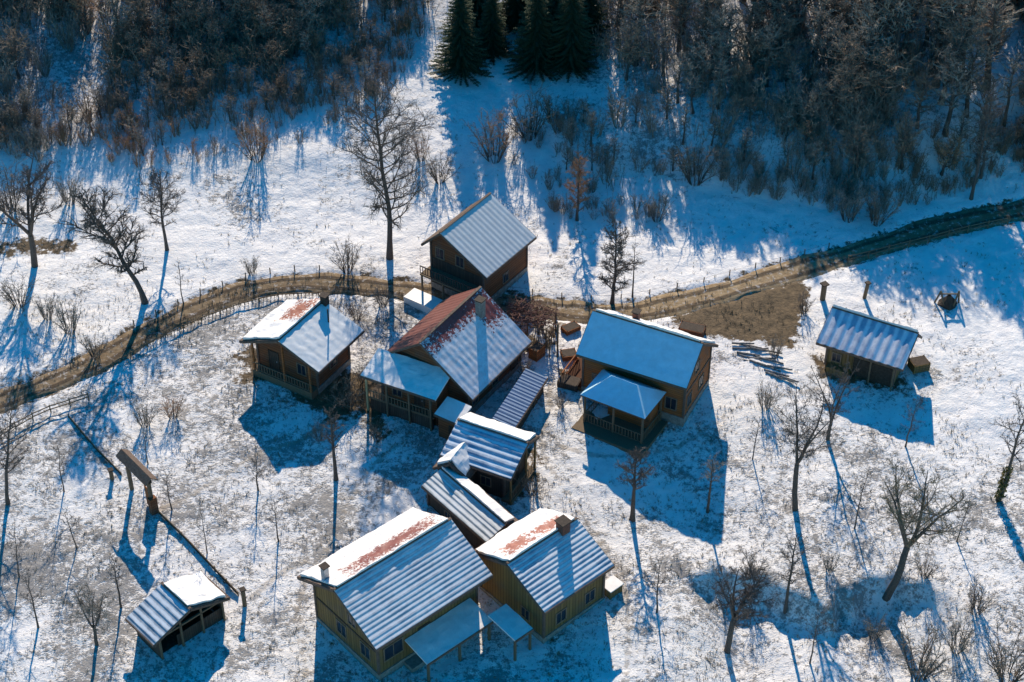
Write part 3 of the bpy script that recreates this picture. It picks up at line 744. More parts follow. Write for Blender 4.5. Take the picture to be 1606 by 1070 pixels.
# ---- fences ----
def fence(label, pts, n_rails=2, hgt=.85, gap=1.6, m=None, pick=False, board=False, wire=False, name='wooden_fence', group=None, clear=None):
    P = [Vector(p) for p in pts]; L = [0]
    for i in range(1, len(P)): L.append(L[-1]+(P[i]-P[i-1]).length)
    def at(s):
        for i in range(1, len(P)):
            if s <= L[i] or i == len(P)-1:
                t = (s-L[i-1])/(L[i]-L[i-1]); return P[i-1].lerp(P[i], t)
    n = max(1, int(L[-1]/gap)); o3 = at(0); g0 = gz(o3.x, o3.y)
    root = thing(name, label, 'fence', (o3.x, o3.y, g0), 0, group)
    pos = []
    for i in range(n+1):
        p = at(L[-1]*i/n); z = gz(p.x, p.y)-g0; q = Vector((p.x-o3.x, p.y-o3.y, z)); pos.append(q)
        MB().bar(q+Vector((0, 0, -.3)), q+Vector((random.uniform(-.04, .04), random.uniform(-.04, .04), hgt+random.uniform(0, .15))), .11, sides=6).build('post', m or M_POST, root)
    for k in range(n_rails):
        r = MB(); zz = hgt*(.9-.45*k)
        for i in range(n): r.bar(pos[i]+Vector((0, 0, zz+random.uniform(-.04, .04))), pos[i+1]+Vector((0, 0, zz+random.uniform(-.04, .04))), .012 if wire else .05, .012 if wire else .09)
        r.build('rail', m or M_POST, root)
    if board:
        r = MB()
        for i in range(n): r.bar(pos[i]+Vector((0, 0, hgt*.36)), pos[i+1]+Vector((0, 0, hgt*.36)), .06, hgt*.62)
        r.build('board', m or M_BEAM, root)
    if pick:
        r = MB(); k = int(L[-1]/.34)
        for i in range(k):
            p = at(L[-1]*(i+.5)/k); z = gz(p.x, p.y)-g0; q = Vector((p.x-o3.x, p.y-o3.y, z)); hh = hgt*random.uniform(.9, 1.15)
            MB().bar(q+Vector((0, 0, .04)), q+Vector((random.uniform(-.05, .05), random.uniform(-.03, .03), hh)), .07, .04).build('picket', m or M_POST, root)
def side_pts(px): return [spot(*p) for p in px]
fence('low board fence running down from the wooden gate to a thick post by the shed', side_pts([(250, 806), (290, 845), (335, 893), (374, 934)]), 1, .34, 1.5, board=True)
fence('low board fence climbing from the wooden gate towards the track', side_pts([(108, 655), (150, 705), (190, 745)]), 1, .28, 1.5, board=True)
fence('picket fence along the lower side of the track, left of the white-roofed house', side_pts([(150, 590), (230, 545), (300, 510), (380, 480), (440, 466), (500, 464)]), 1, .42, 1.8, pick=True)
fence('posts with thin wire along the upper side of the track where it bends left', side_pts([(210, 510), (300, 467), (380, 436), (450, 425), (540, 424)]), 1, .5, 2.2, wire=True)
fence('posts with wire on the upper edge of the track behind the log house', side_pts([(790, 455), (870, 466), (950, 472), (1010, 464), (1100, 444), (1200, 417), (1300, 388)]), 1, .5, 2.6, wire=True)
fence('short fence closing the far right bend of the track', side_pts([(1330, 412), (1420, 390), (1500, 368), (1580, 352)]), 2, .8, 2.0)
fence('crooked fence left of the track at the lower left edge', side_pts([(0, 690), (40, 665), (85, 645), (140, 628)]), 2, .8, 1.5)
fence('garden fence between the woodshed and the log house', side_pts([(862, 560), (868, 520), (872, 490)]), 2, 1.1, 1.2)

def stump(label, px, py, hgt, w, lean=0.0, name='wooden_post', roof=True):
    x, y = spot(px, py); g0 = gz(x, y)
    root = thing(name, label, 'post', (x, y, g0), .5)
    MB().bar((0, 0, -.4), (lean, 0, hgt), w, sides=6).build('shaft', M_POST, root)
    if roof:
        MB().box(lean-w*.62, lean+w*.62, -w*.62, w*.62, hgt-.02, hgt+.10).build('cap', M_BEAM, root)
    return root
stump('thick capped post at the end of the low board fence beside the shed', 384, 950, 1.7, .34)
stump('green-grey marker post just left of the wooden gate', 176, 752, 1.0, .34)
stump('stout post by the track above the ribbed-roof hut, left one', 1290, 470, 1.7, .5)
stump('leaning stout post above the ribbed-roof hut, right one', 1355, 468, 1.6, .35, .2)
stump('tall thin gate post between the red-roofed house and the log house', 874, 560, 3.6, .16, 0, roof=False)

# small dark shelter with two peaks in the snow, right
def hide():
    x, y = spot(1486, 478); g0 = gz(x, y); root = thing('haystack_frame', 'small dark rack with two peaks alone in the snow above the hut', 'hay rack', (x, y, g0), 0)
    for sx in (-1, 1):
        MB().bar((sx*.3, -.5, -.2), (sx*.8, 0, 1.5), .12).bar((sx*1.1, .4, -.2), (sx*.8, 0, 1.5), .12).build('leg_pair', M_POST, root)
    MB().bar((-.9, 0, 1.2), (.9, 0, 1.2), .1).build('crossbar', M_POST, root)
    V = []; F = []
    for i in range(9):
        for j in range(5):
            t = i/8*2*math.pi; r = .75*(1-j/5)*(1+.2*math.sin(i*2.3+j)); V.append((r*math.cos(t)*1.2, r*math.sin(t), j*.26))
    for i in range(8):
        for j in range(4): a = i*5+j; F.append((a, a+5, a+6, a+1))
    mesh_from('hay', V, F, M_BEAM, root)
hide()

# snowy poles stack right of the log house
def log_proto():
    b = MB(); n = 9; pts = [Vector((-2.1+4.2*i/(n-1), .03*math.sin(i*1.7), .02*math.cos(i*2.1))) for i in range(n)]
    b.tube(pts, [.12-.004*i for i in range(n)], 8); return b
lp = log_proto().build('log', simple('grey_log', (.10, .09, .08), (.30, .28, .26), 4), None)
k = 0
for r_ in range(16):
    x, y = spot(1146+r_*2.6+random.uniform(-14, 26), 540+r_*3.6+random.uniform(-4, 4))
    o = lp if k == 0 else lp.copy()
    if k: COL.objects.link(o)
    o.location = (x+1.6, y, gz(x, y)+random.uniform(.02, .14)); o.rotation_euler = (0, random.uniform(-.03, .03), R(-16+random.uniform(-16, 16))); o.scale = (random.uniform(.35, .8), .8, .8)
    tag(o, 'grey timber pole lying with others in the snow right of the log house', 'log', 'timber poles laid out beside the log house'); k += 1

# firewood heap beside the ribbed hut (one pile of split wood)
def crate(label, px, py, w, l, h, m, rz=0.3, name='wooden_crate', cat='crate'):
    x, y = spot(px, py); g0 = gz(x, y); root = thing(name, label, cat, (x, y, g0), rz)
    b = MB()
    for i in range(4):
        z = .04+i*(h-.08)/4
        b.box(-l/2, l/2, -w/2, -w/2+.04, z, z+(h/4-.05)); b.box(-l/2, l/2, w/2-.04, w/2, z, z+(h/4-.05))
        b.box(-l/2, -l/2+.04, -w/2+.041, w/2-.041, z, z+(h/4-.05)); b.box(l/2-.04, l/2, -w/2+.041, w/2-.041, z, z+(h/4-.05))
    b.build('slats', m, root)
    for sx in (-1, 1):
        for sy in (-1, 1): MB().box(sx*(l/2-.07)-.03, sx*(l/2-.07)+.03, sy*(w/2-.08)-.03, sy*(w/2-.08)+.03, -.2, h+.05).build('corner_post', M_POST, root)
    b = MB().box(-l/2+.06, l/2-.06, -w/2+.06, w/2-.06, .02, h-.06); b.build('lining', M_BEAM, root)
crate('low yellowish crate at the right end of the ribbed-roof hut', 1440, 578, 1.2, 1.5, .9, M_YEL)
crate('orange board crate above the deck of the log house, nearest the track', 895, 518, 1.0, 1.5, .5, M_WOODO, .6)
crate('orange board crate left of the log house wall', 892, 560, 1.1, 1.3, .55, M_WOODO, .2)
crate('dark crate at the left foot of the pavilion', 893, 605, 1.2, 1.8, .7, M_WOODD, -.4)
crate('brown crate with reddish boards on the bare yard by the track', 1085, 523, 1.2, 2.2, .8, M_WOOD, -.35)
crate('narrow orange crate standing at the upper end of the woodshed', 842, 560, .9, 1.2, 1.2, M_WOODO, .9)

# vine arbour right of red house
def arbour():
    x, y = spot(835, 525); g0 = gz(x, y); root = thing('vine_arbour', 'vine arbour of thin reddish stems on posts, right of the red-roofed house', 'arbour', (x, y, g0), R(-20))
    for sx in (-1.7, 0, 1.7):
        for sy in (-1.3, 1.3): post(root, sx, sy, -.4, 2.1, .1)
    r = MB()
    for i in range(7): r.bar((-1.9, -1.5+i*.5, 2.14), (1.9, -1.5+i*.5, 2.14), .05)
    r.build('slats', M_POST, root)
    v = MB(); rr = random.Random(4)
    for i in range(260):
        p = Vector((rr.uniform(-1.9, 1.9), rr.uniform(-1.5, 1.5), 2.2+rr.uniform(0, .15))); pts = [p]; d = rr.uniform(0, 6.28)
        for k in range(5):
            d += rr.uniform(-.7, .7); p = p+Vector((math.cos(d)*.22, math.sin(d)*.22, rr.uniform(-.08, .08))); pts.append(p)
        v.tube(pts, [.03-.004*j for j in range(6)], 3, False)
    v.build('vine', M_VINE, root)
arbour()

# ------------------------------------------------------------------ trees
def bare_tree(seed, h, spread=.32, fork=0, start=.28, n_limb=24, lean=(0, 0), r0=None, dens=1.0, wob=.05, up=.55, crown_pow=.8, thick=1.0):
    """returns (trunk MB, crown MB). fork>0: the trunk divides into several leaders at 'start'."""
    rr = random.Random(seed); tr = MB(); cr = MB(); r0 = r0 or h*.017
    def wander(p, d, L, n, w, gx=0.0):
        pts = [p]; d = d.normalized()
        for i in range(n):
            d = (d + Vector((rr.gauss(0, w), rr.gauss(0, w), rr.gauss(0, w)+gx))).normalized(); pts.append(pts[-1]+d*(L/n))
        return pts
    def along(pts, t):
        s = t*(len(pts)-1); i = min(int(s), len(pts)-2); return pts[i].lerp(pts[i+1], s-i), (pts[i+1]-pts[i]).normalized()
    leaders = []
    top = Vector((lean[0]*h, lean[1]*h, h))
    if fork:
        z0 = start*h; base = wander(Vector((0, 0, -.3)), Vector((lean[0]*1.2, lean[1]*1.2, 1)), z0+.3, 5, wob)
        tr.tube(base, [r0*(1.25-.3*i/5) for i in range(6)], 8)
        for k in range(fork):
            a = 2*math.pi*(k+rr.random()*.5)/fork; dv = Vector((math.cos(a)*spread*1.1+lean[0], math.sin(a)*spread*1.1+lean[1], 1))
            pts = wander(base[-1], dv, (h-z0)*rr.uniform(.8, 1.0), 7, wob*1.6, .03); leaders.append((pts, r0*.62))
            tr.tube(pts, [r0*.68*(1-.85*i/7) for i in range(8)], 6)
    else:
        pts = [Vector((0, 0, -.3))]; n = 10; off = Vector((0, 0, 0))
        for i in range(1, n+1):
            t = i/n; off += Vector((rr.gauss(0, wob*h*.25), rr.gauss(0, wob*h*.25), 0))*.5
            pts.append(Vector((lean[0]*h*t**1.3, lean[1]*h*t**1.3, h*t))+off)
        tr.tube(pts, [r0*((1-t/n)**.8*.95+.05)*(1.35 if t == 0 else 1) for t in range(n+1)], 8)
        leaders = [(pts, r0)]
    tot = sum(1 for _ in leaders)
    for lp_, lr in leaders:
        nl = int(n_limb/tot)
        for i in range(nl):
            t = (start if not fork else .12) + (1-(start if not fork else .12))*((i+rr.random())/nl)*.98
            p, dt = along(lp_, min(t, .99)); tt = (t-start)/(1-start) if not fork else t
            env = max(.12, math.sin(math.pi*min(1, max(.06, .16+.84*tt)))**crown_pow)
            L = h*spread*env*rr.uniform(.7, 1.15)*(1 if not fork else .75)
            a = rr.uniform(0, 2*math.pi) if fork else i*2.4+rr.uniform(-.4, .4)
            dv = Vector((math.cos(a), math.sin(a), up+.9*max(0, tt-.4)+rr.uniform(-.2, .2)))
            pl = wander(p, dv, L, 5, .13, .06); r1 = max(.012, lr*.30*(1-.6*t))*thick
            tr.tube(pl, [r1*(1-.8*k/5) for k in range(6)], 4, False)
            n2 = max(3, int(7*dens*(.5+L/(h*spread))))
            for j in range(n2):
                s = .18+.82*(j+rr.random())/n2; q, dq = along(pl, min(s, .99))
                dv2 = (dq + Vector((rr.gauss(0, .75), rr.gauss(0, .75), rr.gauss(.15, .5)))).normalized(); L2 = L*.42*rr.uniform(.5, 1.1)
                p2 = wander(q, dv2, L2, 3, .2, .03); cr.tube(p2, [max(.009, r1*.42)*thick*f for f in (1, .8, .6, .35)], 3, False)
                for k in range(int(5*dens)+1):
                    q2, dq2 = along(p2, rr.uniform(.15, .98)); dv3 = (dq2+Vector((rr.gauss(0, .8), rr.gauss(0, .8), rr.gauss(.1, .6)))).normalized()
                    p3 = wander(q2, dv3, L2*.5*rr.uniform(.5, 1.2), 2, .25); rt3 = .0085*thick*(h/9)**.3
                    cr.tube(p3, [rt3, rt3*.8, rt3*.4], 3, False)
                    if dens > 1.1:
                        for _ in range(2):
                            q4, d4 = along(p3, rr.uniform(.2, .95)); e4 = q4+(d4+Vector((rr.gauss(0, .9), rr.gauss(0, .9), rr.gauss(0, .7)))).normalized()*L2*.22
                            cr.tube([q4, e4], [rt3*.7, rt3*.35], 3, False)
    return tr, cr
def shrub(seed, h, w, stems=16, twigs=10, thick=1.0):
    rr = random.Random(seed); tr = MB(); cr = MB()
    for i in range(stems):
        a = rr.uniform(0, 6.28); s = rr.uniform(.1, 1); p = Vector((math.cos(a)*.12*w, math.sin(a)*.12*w, -.1)); d = Vector((math.cos(a)*s*w/h*.6, math.sin(a)*s*w/h*.6, 1)).normalized()
        pts = [p]; L = h*rr.uniform(.6, 1)
        for k in range(5): d = (d+Vector((rr.gauss(0, .1), rr.gauss(0, .1), rr.gauss(0, .05)))).normalized(); pts.append(pts[-1]+d*L/5)
        tr.tube(pts, [.028*thick*(1-.75*k/5) for k in range(6)], 3, False)
        for k in range(twigs):
            t = rr.uniform(.25, .98)*5; i0 = min(int(t), 4); q = pts[i0].lerp(pts[i0+1], t-i0); dv = (d+Vector((rr.gauss(0, .7), rr.gauss(0, .7), rr.gauss(.1, .4)))).normalized(); l2 = L*.28*rr.uniform(.4, 1.1)
            e = q+dv*l2*.5; e2 = e+(dv+Vector((rr.gauss(0, .4), rr.gauss(0, .4), rr.gauss(0, .3)))).normalized()*l2*.5
            cr.tube([q, e, e2], [.013*thick, .010*thick, .005*thick], 3, False)
            for _ in range(2):
                e3 = e+(dv+Vector((rr.gauss(0, .8), rr.gauss(0, .8), rr.gauss(0, .5)))).normalized()*l2*.4; cr.tube([e, e3], [.008*thick, .004*thick], 3, False)
    return tr, cr
def spruce(seed, h, rad):
    rr = random.Random(seed); tr = MB(); cr = MB()
    tr.tube([Vector((0, 0, -.3)), Vector((0, 0, h*.5)), Vector((0, 0, h))], [h*.018, h*.01, .02], 7)
    z = h*.05
    while z < h*.985:
        f = 1-z/h; Lb = rad*(f**.85)*rr.uniform(.85, 1.1)+.15; n = int(7+9*f); a0 = rr.uniform(0, 6)
        for i in range(n):
            a = a0+2*math.pi*i/n+rr.uniform(-.2, .2); L = Lb*rr.uniform(.75, 1.12); o = Vector((math.cos(a), math.sin(a), 0)); sd = Vector((-o.y, o.x, 0)); m = max(4, int(L/.16))
            for k in range(m):
                t = (k+.5)/m; p = o*(L*t)+Vector((0, 0, z - L*t*.32 + L*.16*t*t + rr.uniform(-.05, .05)))
                wl = (.16+.34*(1-t)*min(1, L/1.5))*rr.uniform(.7, 1.2)
                for s in (-1, 1):
                    tip = p+sd*(s*wl)+o*wl*.55+Vector((0, 0, -wl*.35)); b = len(cr.v); c2 = p+o*.13
                    q = p - o*.04; cr.v += [tuple(q), tuple(c2), tuple(tip)]; cr.f.append((b, b+1, b+2))
                    tip2 = p+sd*(s*wl*.45)+Vector((0, 0, -wl*.75))+o*.1; b = len(cr.v); cr.v += [tuple(q), tuple(c2), tuple(tip2)]; cr.f.append((b, b+1, b+2))
        z += h*.022*rr.uniform(.8, 1.2)+.05
    return tr, cr

PROTO = {}
def make_proto(key, trcr, mt, mc):
    tr, cr = trcr
    meshes = []
    for b, nm, m in ((tr, 'trunk', mt), (cr, 'crown', mc)):
        me = bpy.data.meshes.new(nm); me.from_pydata(b.v, [], b.f); me.materials.append(m); me.update(); meshes.append((nm, me))
    PROTO[key] = meshes
def place(key, name, label, cat, x, y, rz, s=1.0, group=None, sink=0, tilt=(0, 0)):
    root = thing(name, label, cat, (x, y, gz(x, y)-sink), 0, group); root.rotation_euler = (tilt[0], tilt[1], rz)
    root.scale = (s, s, s) if not isinstance(s, tuple) else s
    for nm, me in PROTO[key]:
        o = bpy.data.objects.new(nm, me); COL.objects.link(o); o.parent = root
    return root
# forest prototypes
for i, (h, sp, st, nl, mc) in enumerate([(10, .26, .25, 30, M_TWIG), (11.5, .21, .3, 28, M_TWIGG), (9, .3, .2, 30, M_TWIG), (8, .33, .16, 30, M_TWIGR), (12, .18, .35, 26, M_TWIGG), (9.5, .28, .22, 30, M_TWIG)]):
    make_proto(('f', i), bare_tree(50+i, h, sp, 0, st, nl, dens=1.1, thick=1.55, up=.7, r0=h*.021), M_BARK, mc)
for i, mc in enumerate((M_TWIG, M_TWIGR, M_TWIGG)):
    make_proto(('s', i), shrub(90+i, 3.4, 3.0, 22, 12, 1.4), M_BARK, mc)

def hero(name, label, px, py, h, seed, mc=M_TWIGH, mt=M_BARK, rz=0, **kw):
    x, y = spot(px, py); key = ('h', seed); make_proto(key, bare_tree(seed, h, **kw), mt, mc)
    return place(key, name, label, 'tree', x, y, rz, 1.0)
T1 = hero('bare_tree', 'tall broad bare tree with oval crown above the track, left of the upper house', 611, 405, 19.0, 201, M_TWIGH, spread=.27, start=.2, n_limb=46, dens=1.3, thick=1.25, r0=.27, up=.5)
hero('bare_tree', 'leaning bare tree with dark crooked trunk above the left bend of the track', 228, 474, 11.5, 202, spread=.3, start=.25, n_limb=30, dens=1.4, thick=1.6, lean=(-.32, .02), r0=.27)
hero('bare_tree', 'wide bare tree standing by the brown bank near the left edge', 54, 418, 11.5, 203, spread=.38, start=.3, fork=4, n_limb=34, dens=1.4, thick=1.6, r0=.26)
hero('bare_tree', 'medium bare tree with curved trunk on the left upper meadow', 262, 392, 8.5, 204, spread=.3, start=.3, n_limb=26, dens=1.3, thick=1.4, r0=.17, lean=(.03, 0))
hero('slender_tree', 'thin leafless sapling on the upper side of the track near the left bend', 288, 476, 5.0, 205, spread=.13, start=.3, n_limb=14, dens=.7, thick=1.2, r0=.06)
hero('bare_tree', 'bushy dark bare tree above the log house, left of a thin sapling', 960, 474, 9.0, 206, spread=.22, start=.12, n_limb=34, dens=1.5, thick=1.5, r0=.17)
hero('slender_tree', 'straight thin sapling right of the bushy tree above the log house', 992, 466, 6.3, 207, spread=.1, start=.5, n_limb=12, dens=.7, thick=1.2, r0=.08, wob=.01)
hero('bare_tree', 'dark dense bare tree right of the upper house, before the blue shade', 905, 345, 7.5, 208, M_TWIGR, spread=.18, start=.1, n_limb=30, dens=1.4, thick=1.6, r0=.14)
hero('slender_tree', 'slim bare tree standing below the left end of the annex', 527, 752, 7.6, 209, spread=.16, start=.42, n_limb=20, dens=1.0, thick=1.5, r0=.17, wob=.01)
hero('bare_tree', 'bare tree rooted in the blue shadow edge right of the ochre cottage', 992, 815, 7.0, 210, spread=.24, start=.45, n_limb=22, dens=1.2, thick=1.4, r0=.2, wob=.02)
hero('slender_tree', 'small bare tree inside the blue shadow of the log house', 1110, 803, 6.0, 211, M_TWIGG, spread=.2, start=.5, n_limb=18, dens=1.1, thick=1.3, r0=.12, wob=.02)
hero('forked_tree', 'tall forked bare fruit tree right of the log house shadow', 1248, 800, 12.0, 212, spread=.28, start=.38, fork=3, n_limb=34, dens=1.35, thick=1.2, r0=.19)
hero('forked_tree', 'high narrow forked tree just left of the ribbed-roof hut shadow', 1298, 690, 8.8, 213, spread=.25, start=.2, fork=3, n_limb=30, dens=1.3, thick=1.2, r0=.14)
hero('slender_tree', 'dark upright young tree with stubby base in the added hollow', 1232, 958, 8.0, 214, spread=.17, start=.35, n_limb=22, dens=1.0, thick=1.3, r0=.14, wob=.02)
hero('fruit_tree', 'large brown bare fruit tree with bent trunk at the lower right', 1390, 935, 13.0, 215, M_OLIVE, spread=.33, start=.36, fork=4, n_limb=36, dens=1.25, thick=1.35, r0=.26, lean=(.09, 0), wob=.08)
tv = hero('slender_tree', 'slanting tree with yellowish ivy on its lower trunk near the right edge', 1565, 785, 11.0, 216, spread=.2, start=.4, n_limb=24, dens=1.0, thick=1.3, r0=.17, lean=(.11, 0))
hero('bare_tree', 'wide low bare tree at the bottom, right of the lower houses', 1140, 1022, 8.2, 217, spread=.42, start=.42, fork=4, n_limb=34, dens=1.6, thick=1.5, r0=.2)
hero('bare_tree', 'broad grey bare tree at the bottom left edge behind the shed', 152, 1012, 5.6, 218, M_TWIGG, spread=.42, start=.3, fork=4, n_limb=26, dens=1.4, thick=1.4, r0=.12)
hero('slender_tree', 'thin bare tree standing left above the shed', 190, 952, 5.0, 219, spread=.2, start=.4, n_limb=16, dens=.9, thick=1.3, r0=.09)
hero('bare_tree', 'leaning tree overhanging the crooked fence at the lower left edge', 12, 790, 9.5, 220, spread=.26, start=.3, n_limb=26, dens=1.1, thick=1.4, r0=.16, lean=(.22, .05))
hero('slender_tree', 'wispy leafless sapling in the middle of the lower left meadow', 325, 868, 5.5, 221, M_TWIGG, spread=.25, start=.3, n_limb=14, dens=.7, thick=1.1, r0=.05)
hero('slender_tree', 'wispy grey sapling right of the crooked fence', 232, 728, 4.2, 222, M_TWIGG, spread=.22, start=.3, n_limb=14, dens=.8, thick=1.1, r0=.05)
hero('slender_tree', 'lone thin tree at the far left edge of the lower meadow', 60, 985, 6.5, 223, spread=.22, start=.3, n_limb=18, dens=.8, thick=1.2, r0=.08, lean=(.1, 0))
hero('slender_tree', 'tall dark thin tree at the edge of the right forest above the track', 1523, 312, 12.5, 224, spread=.13, start=.3, n_limb=26, dens=1.2, thick=1.6, r0=.17, wob=.02)
SAP = [(100, 770, 5.2, 'wispy sapling on the lower left meadow below the crooked fence', (.05, 0)), (438, 850, 4.6, 'thin sapling left of the largest farmhouse back roof', (0, 0)), (405, 770, 3.8, 'small thin sapling below the blue shadow of the white-roofed house', (.02, 0)),
       (30, 905, 6.0, 'crooked thin tree by the left edge, between the lower meadow trees', (.12, 0)), (270, 800, 4.2, 'slight sapling just right of the wooden gate', (0, 0)), (1030, 960, 5.5, 'thin sapling at the lower end of the trodden path, right of the ochre cottage', (-.03, 0)),
       (1180, 720, 4.6, 'thin sapling on the lit snow right of the log house shadow', (.03, 0)), (1340, 830, 6.4, 'slender tree left of the large fruit tree', (.04, 0)), (1420, 700, 5.4, 'slender sapling at the lower tip of the ribbed hut shadow', (.05, 0)),
       (1500, 850, 4.2, 'low thin sapling right of the large fruit tree', (.06, 0)), (1270, 1040, 6.0, 'thin tree at the bottom edge right of centre', (0, 0)), (1330, 290, 6.0, 'thin grey tree where the white slope meets the right forest', (0, 0)), (120, 860, 4.4, 'bent thin sapling above the broad grey tree, bottom left', (-.1, 0))]
for i, (px, py, h, lb, ln) in enumerate(SAP):
    hero('slender_tree', lb, px, py, h, 260+i, M_TWIGH, spread=.2+.03*(i % 3), start=.3, n_limb=16, dens=.9, thick=1.15, r0=.055+.01*(i % 3), lean=ln, wob=.04+.015*(i % 3))
# ivy on the slanting tree
def ivy():
    v = MB(); rr = random.Random(5)
    for i in range(700):
        z = rr.uniform(.1, 3.6); a = rr.uniform(0, 6.28); r = .25*rr.uniform(.7, 1.3); cx = .11*11*(z/11)**1.3
        p = Vector((cx+math.cos(a)*r, math.sin(a)*r, z)); e = [Vector((rr.gauss(0, .09), rr.gauss(0, .09), rr.gauss(0, .09))) for _ in range(3)]
        b = len(v.v); v.v += [tuple(p+q) for q in e]; v.f.append((b, b+1, b+2))
    v.build('ivy', M_IVY, tv)
ivy()

SHR = [(110, 520, 1.0, 2, 'grey shrub between the leaning tree and the track, left'), (150, 560, .8, 0, 'small shrub close above the left end of the picket fence'),
       (75, 500, .8, 2, 'pale shrub in the snow at the far left above the track'), (545, 425, 1.0, 2, 'low shrub above the track, left of the tall oval tree'),
       (395, 430, .6, 2, 'tiny bush at the upper side of the track bend'), (1090, 285, 1.5, 0, 'dark round bush at the forest edge above the white slope'),
       (403, 250, 1.3, 1, 'rusty bush at the top of the bright left slope'), (272, 655, .7, 1, 'reddish bush below the track with a blue shadow'),
       (228, 668, .8, 2, 'grey bush left of the reddish bush below the track'), (660, 250, .8, 1, 'orange-brown bush right of the oval tree crown'),
       (775, 250, 1.5, 1, 'rusty spreading bush at the tip of the spruce shadow'), (830, 215, 1.5, 0, 'dark bush on the ridge right of the spruce shadow'),
       (1440, 1060, 1.3, 0, 'dark tangled bush at the bottom right'), (1580, 1065, 1.4, 0, 'dark tangled bush in the bottom right corner'),
       (1030, 345, .9, 2, 'grey bush left of the white slope below the forest'), (500, 690, .5, 2, 'small dry bush between the left house and the slim tree'),
       (545, 640, .9, 0, 'brown bush left of the annex posts'), (30, 480, 1.0, 0, 'dark bush at the left edge above the track'), (690, 285, 1.0, 0, 'brown bush touching the upper house roof from the left'),
       (815, 500, .55, 1, 'tangled bush under the left side of the vine arbour'), (858, 530, .5, 0, 'tangled bush by the tall thin gate post'), (592, 690, .6, 0, 'dark bush at the foot of the annex, left corner'),
       (835, 775, .6, 0, 'brown bush behind the centre cabin deck'), (570, 600, .6, 2, 'brush heap between the white-roofed house and the annex'), (600, 480, .7, 2, 'bluish shaded bush below the track under the oval tree'),
       (560, 500, .6, 0, 'bush right of the white-roofed house chimney'), (1215, 560, .6, 2, 'low brush at the right end of the timber poles'), (1260, 490, .6, 0, 'bush at the edge of the bare yard'), (812, 545, .7, 1, 'reddish bush against the front right corner of the red-roofed house'), (795, 505, .75, 0, 'bush hiding the right eave of the red-roofed house'), (845, 515, .7, 1, 'reddish tangle on the right side of the vine arbour'),
       (822, 590, .5, 0, 'small bush beside the upper end of the woodshed'), (880, 640, .45, 2, 'small dry bush on the trodden snow left of the pavilion'), (1175, 905, .6, 0, 'brown bush at the upper left rim of the added hollow'), (1300, 895, .55, 2, 'grey bush at the upper rim of the added hollow, right of the dark young tree'), (1450, 905, .6, 0, 'brown bush just right of the large fruit tree trunk'),
       (1370, 1000, .7, 2, 'grey bush in the lower right part of the added hollow'), (1530, 960, .8, 0, 'brown bush on the snow between fruit tree and right edge'), (1500, 1020, .9, 2, 'grey bush above the tangled bushes, bottom right'), (1200, 640, .8, 2, 'grey dry bush between log house shadow and ribbed hut'), (1330, 345, 1.2, 2, 'pale bush where forest meets the white slope on the right'), (1375, 350, 1.2, 0, 'brown bush by the track below the right forest'),
       (15, 330, 1.4, 0, 'large dark bush at the left edge below the forest'), (110, 320, 1.0, 2, 'greyish bush right of the big left-edge bush')]
for (px, py, s, k, lb) in SHR:
    x, y = spot(px, py); place(('s', k), 'bare_shrub', lb, 'shrub', x, y, random.uniform(0, 6), s)

# spruces
SPR = [(724, 113, 11.5, 3.2, 'dark green spruce, leftmost of the group at the top centre'), (772, 84, 8.5, 2.3, 'slim spruce close behind the leftmost spruce'),
       (842, 106, 11.5, 3.2, 'dark spruce right of the blue gap in the top centre group'), (895, 108, 12, 3.3, 'rightmost spruce of the top centre group'),
       (866, 66, 12, 3.3, 'spruce filling the space behind the two right-hand front spruces'), (812, 40, 10, 2.8, 'spruce at the back of the blue gap, near the top edge'),
       (918, 60, 11, 3.0, 'spruce at the right rear of the top centre group'), (752, 40, 11, 2.9, 'spruce partly hidden behind the leftmost spruce at the top edge')]
for i, (px, py, h, r_, lb) in enumerate(SPR):
    x, y = spot(px, py); make_proto(('p', i), spruce(300+i, h, r_), M_BARK, M_NEEDLE); place(('p', i), 'spruce', lb, 'spruce', x, y, i)

# forest scatter
def thin(px, py):
    """clearings in the wood: share of plants kept around a ground spot"""
    d = 1.0
    for cx, cy, rx, ry, k in ((60, 110, 120, 80, .15), (200, 5, 80, 60, .2), (1490, 110, 120, 110, .3), (1130, 30, 80, 70, .22), (985, 120, 85, 160, .22), (1250, 130, 60, 40, .4), (400, 210, 160, 35, .5), (1320, 60, 50, 50, .5), (330, 20, 40, 40, .5)):
        q = ((px-cx)/rx)**2+((py-cy)/ry)**2
        if q < 1.3: d = min(d, k if q < .8 else k+(1-k)*(q-.8)/.5)
    return d
FOREST = [([(-200, 235), (60, 235), (150, 225), (230, 245), (300, 215), (430, 200), (500, 175), (570, 165), (640, 100), (680, 40), (680, -200), (-200, -200)], 0),
          ([(900, 110), (960, 100), (905, 190), (870, 245), (900, 290), (960, 300), (1060, 285), (1180, 300), (1290, 315), (1330, 345), (1400, 335), (1470, 325), (1540, 285), (1606, 270), (1800, 250), (1800, -200), (680, -200), (700, -40), (900, -20)], 1)]
cand = []
rr = random.Random(21); pts = []
tries = 0
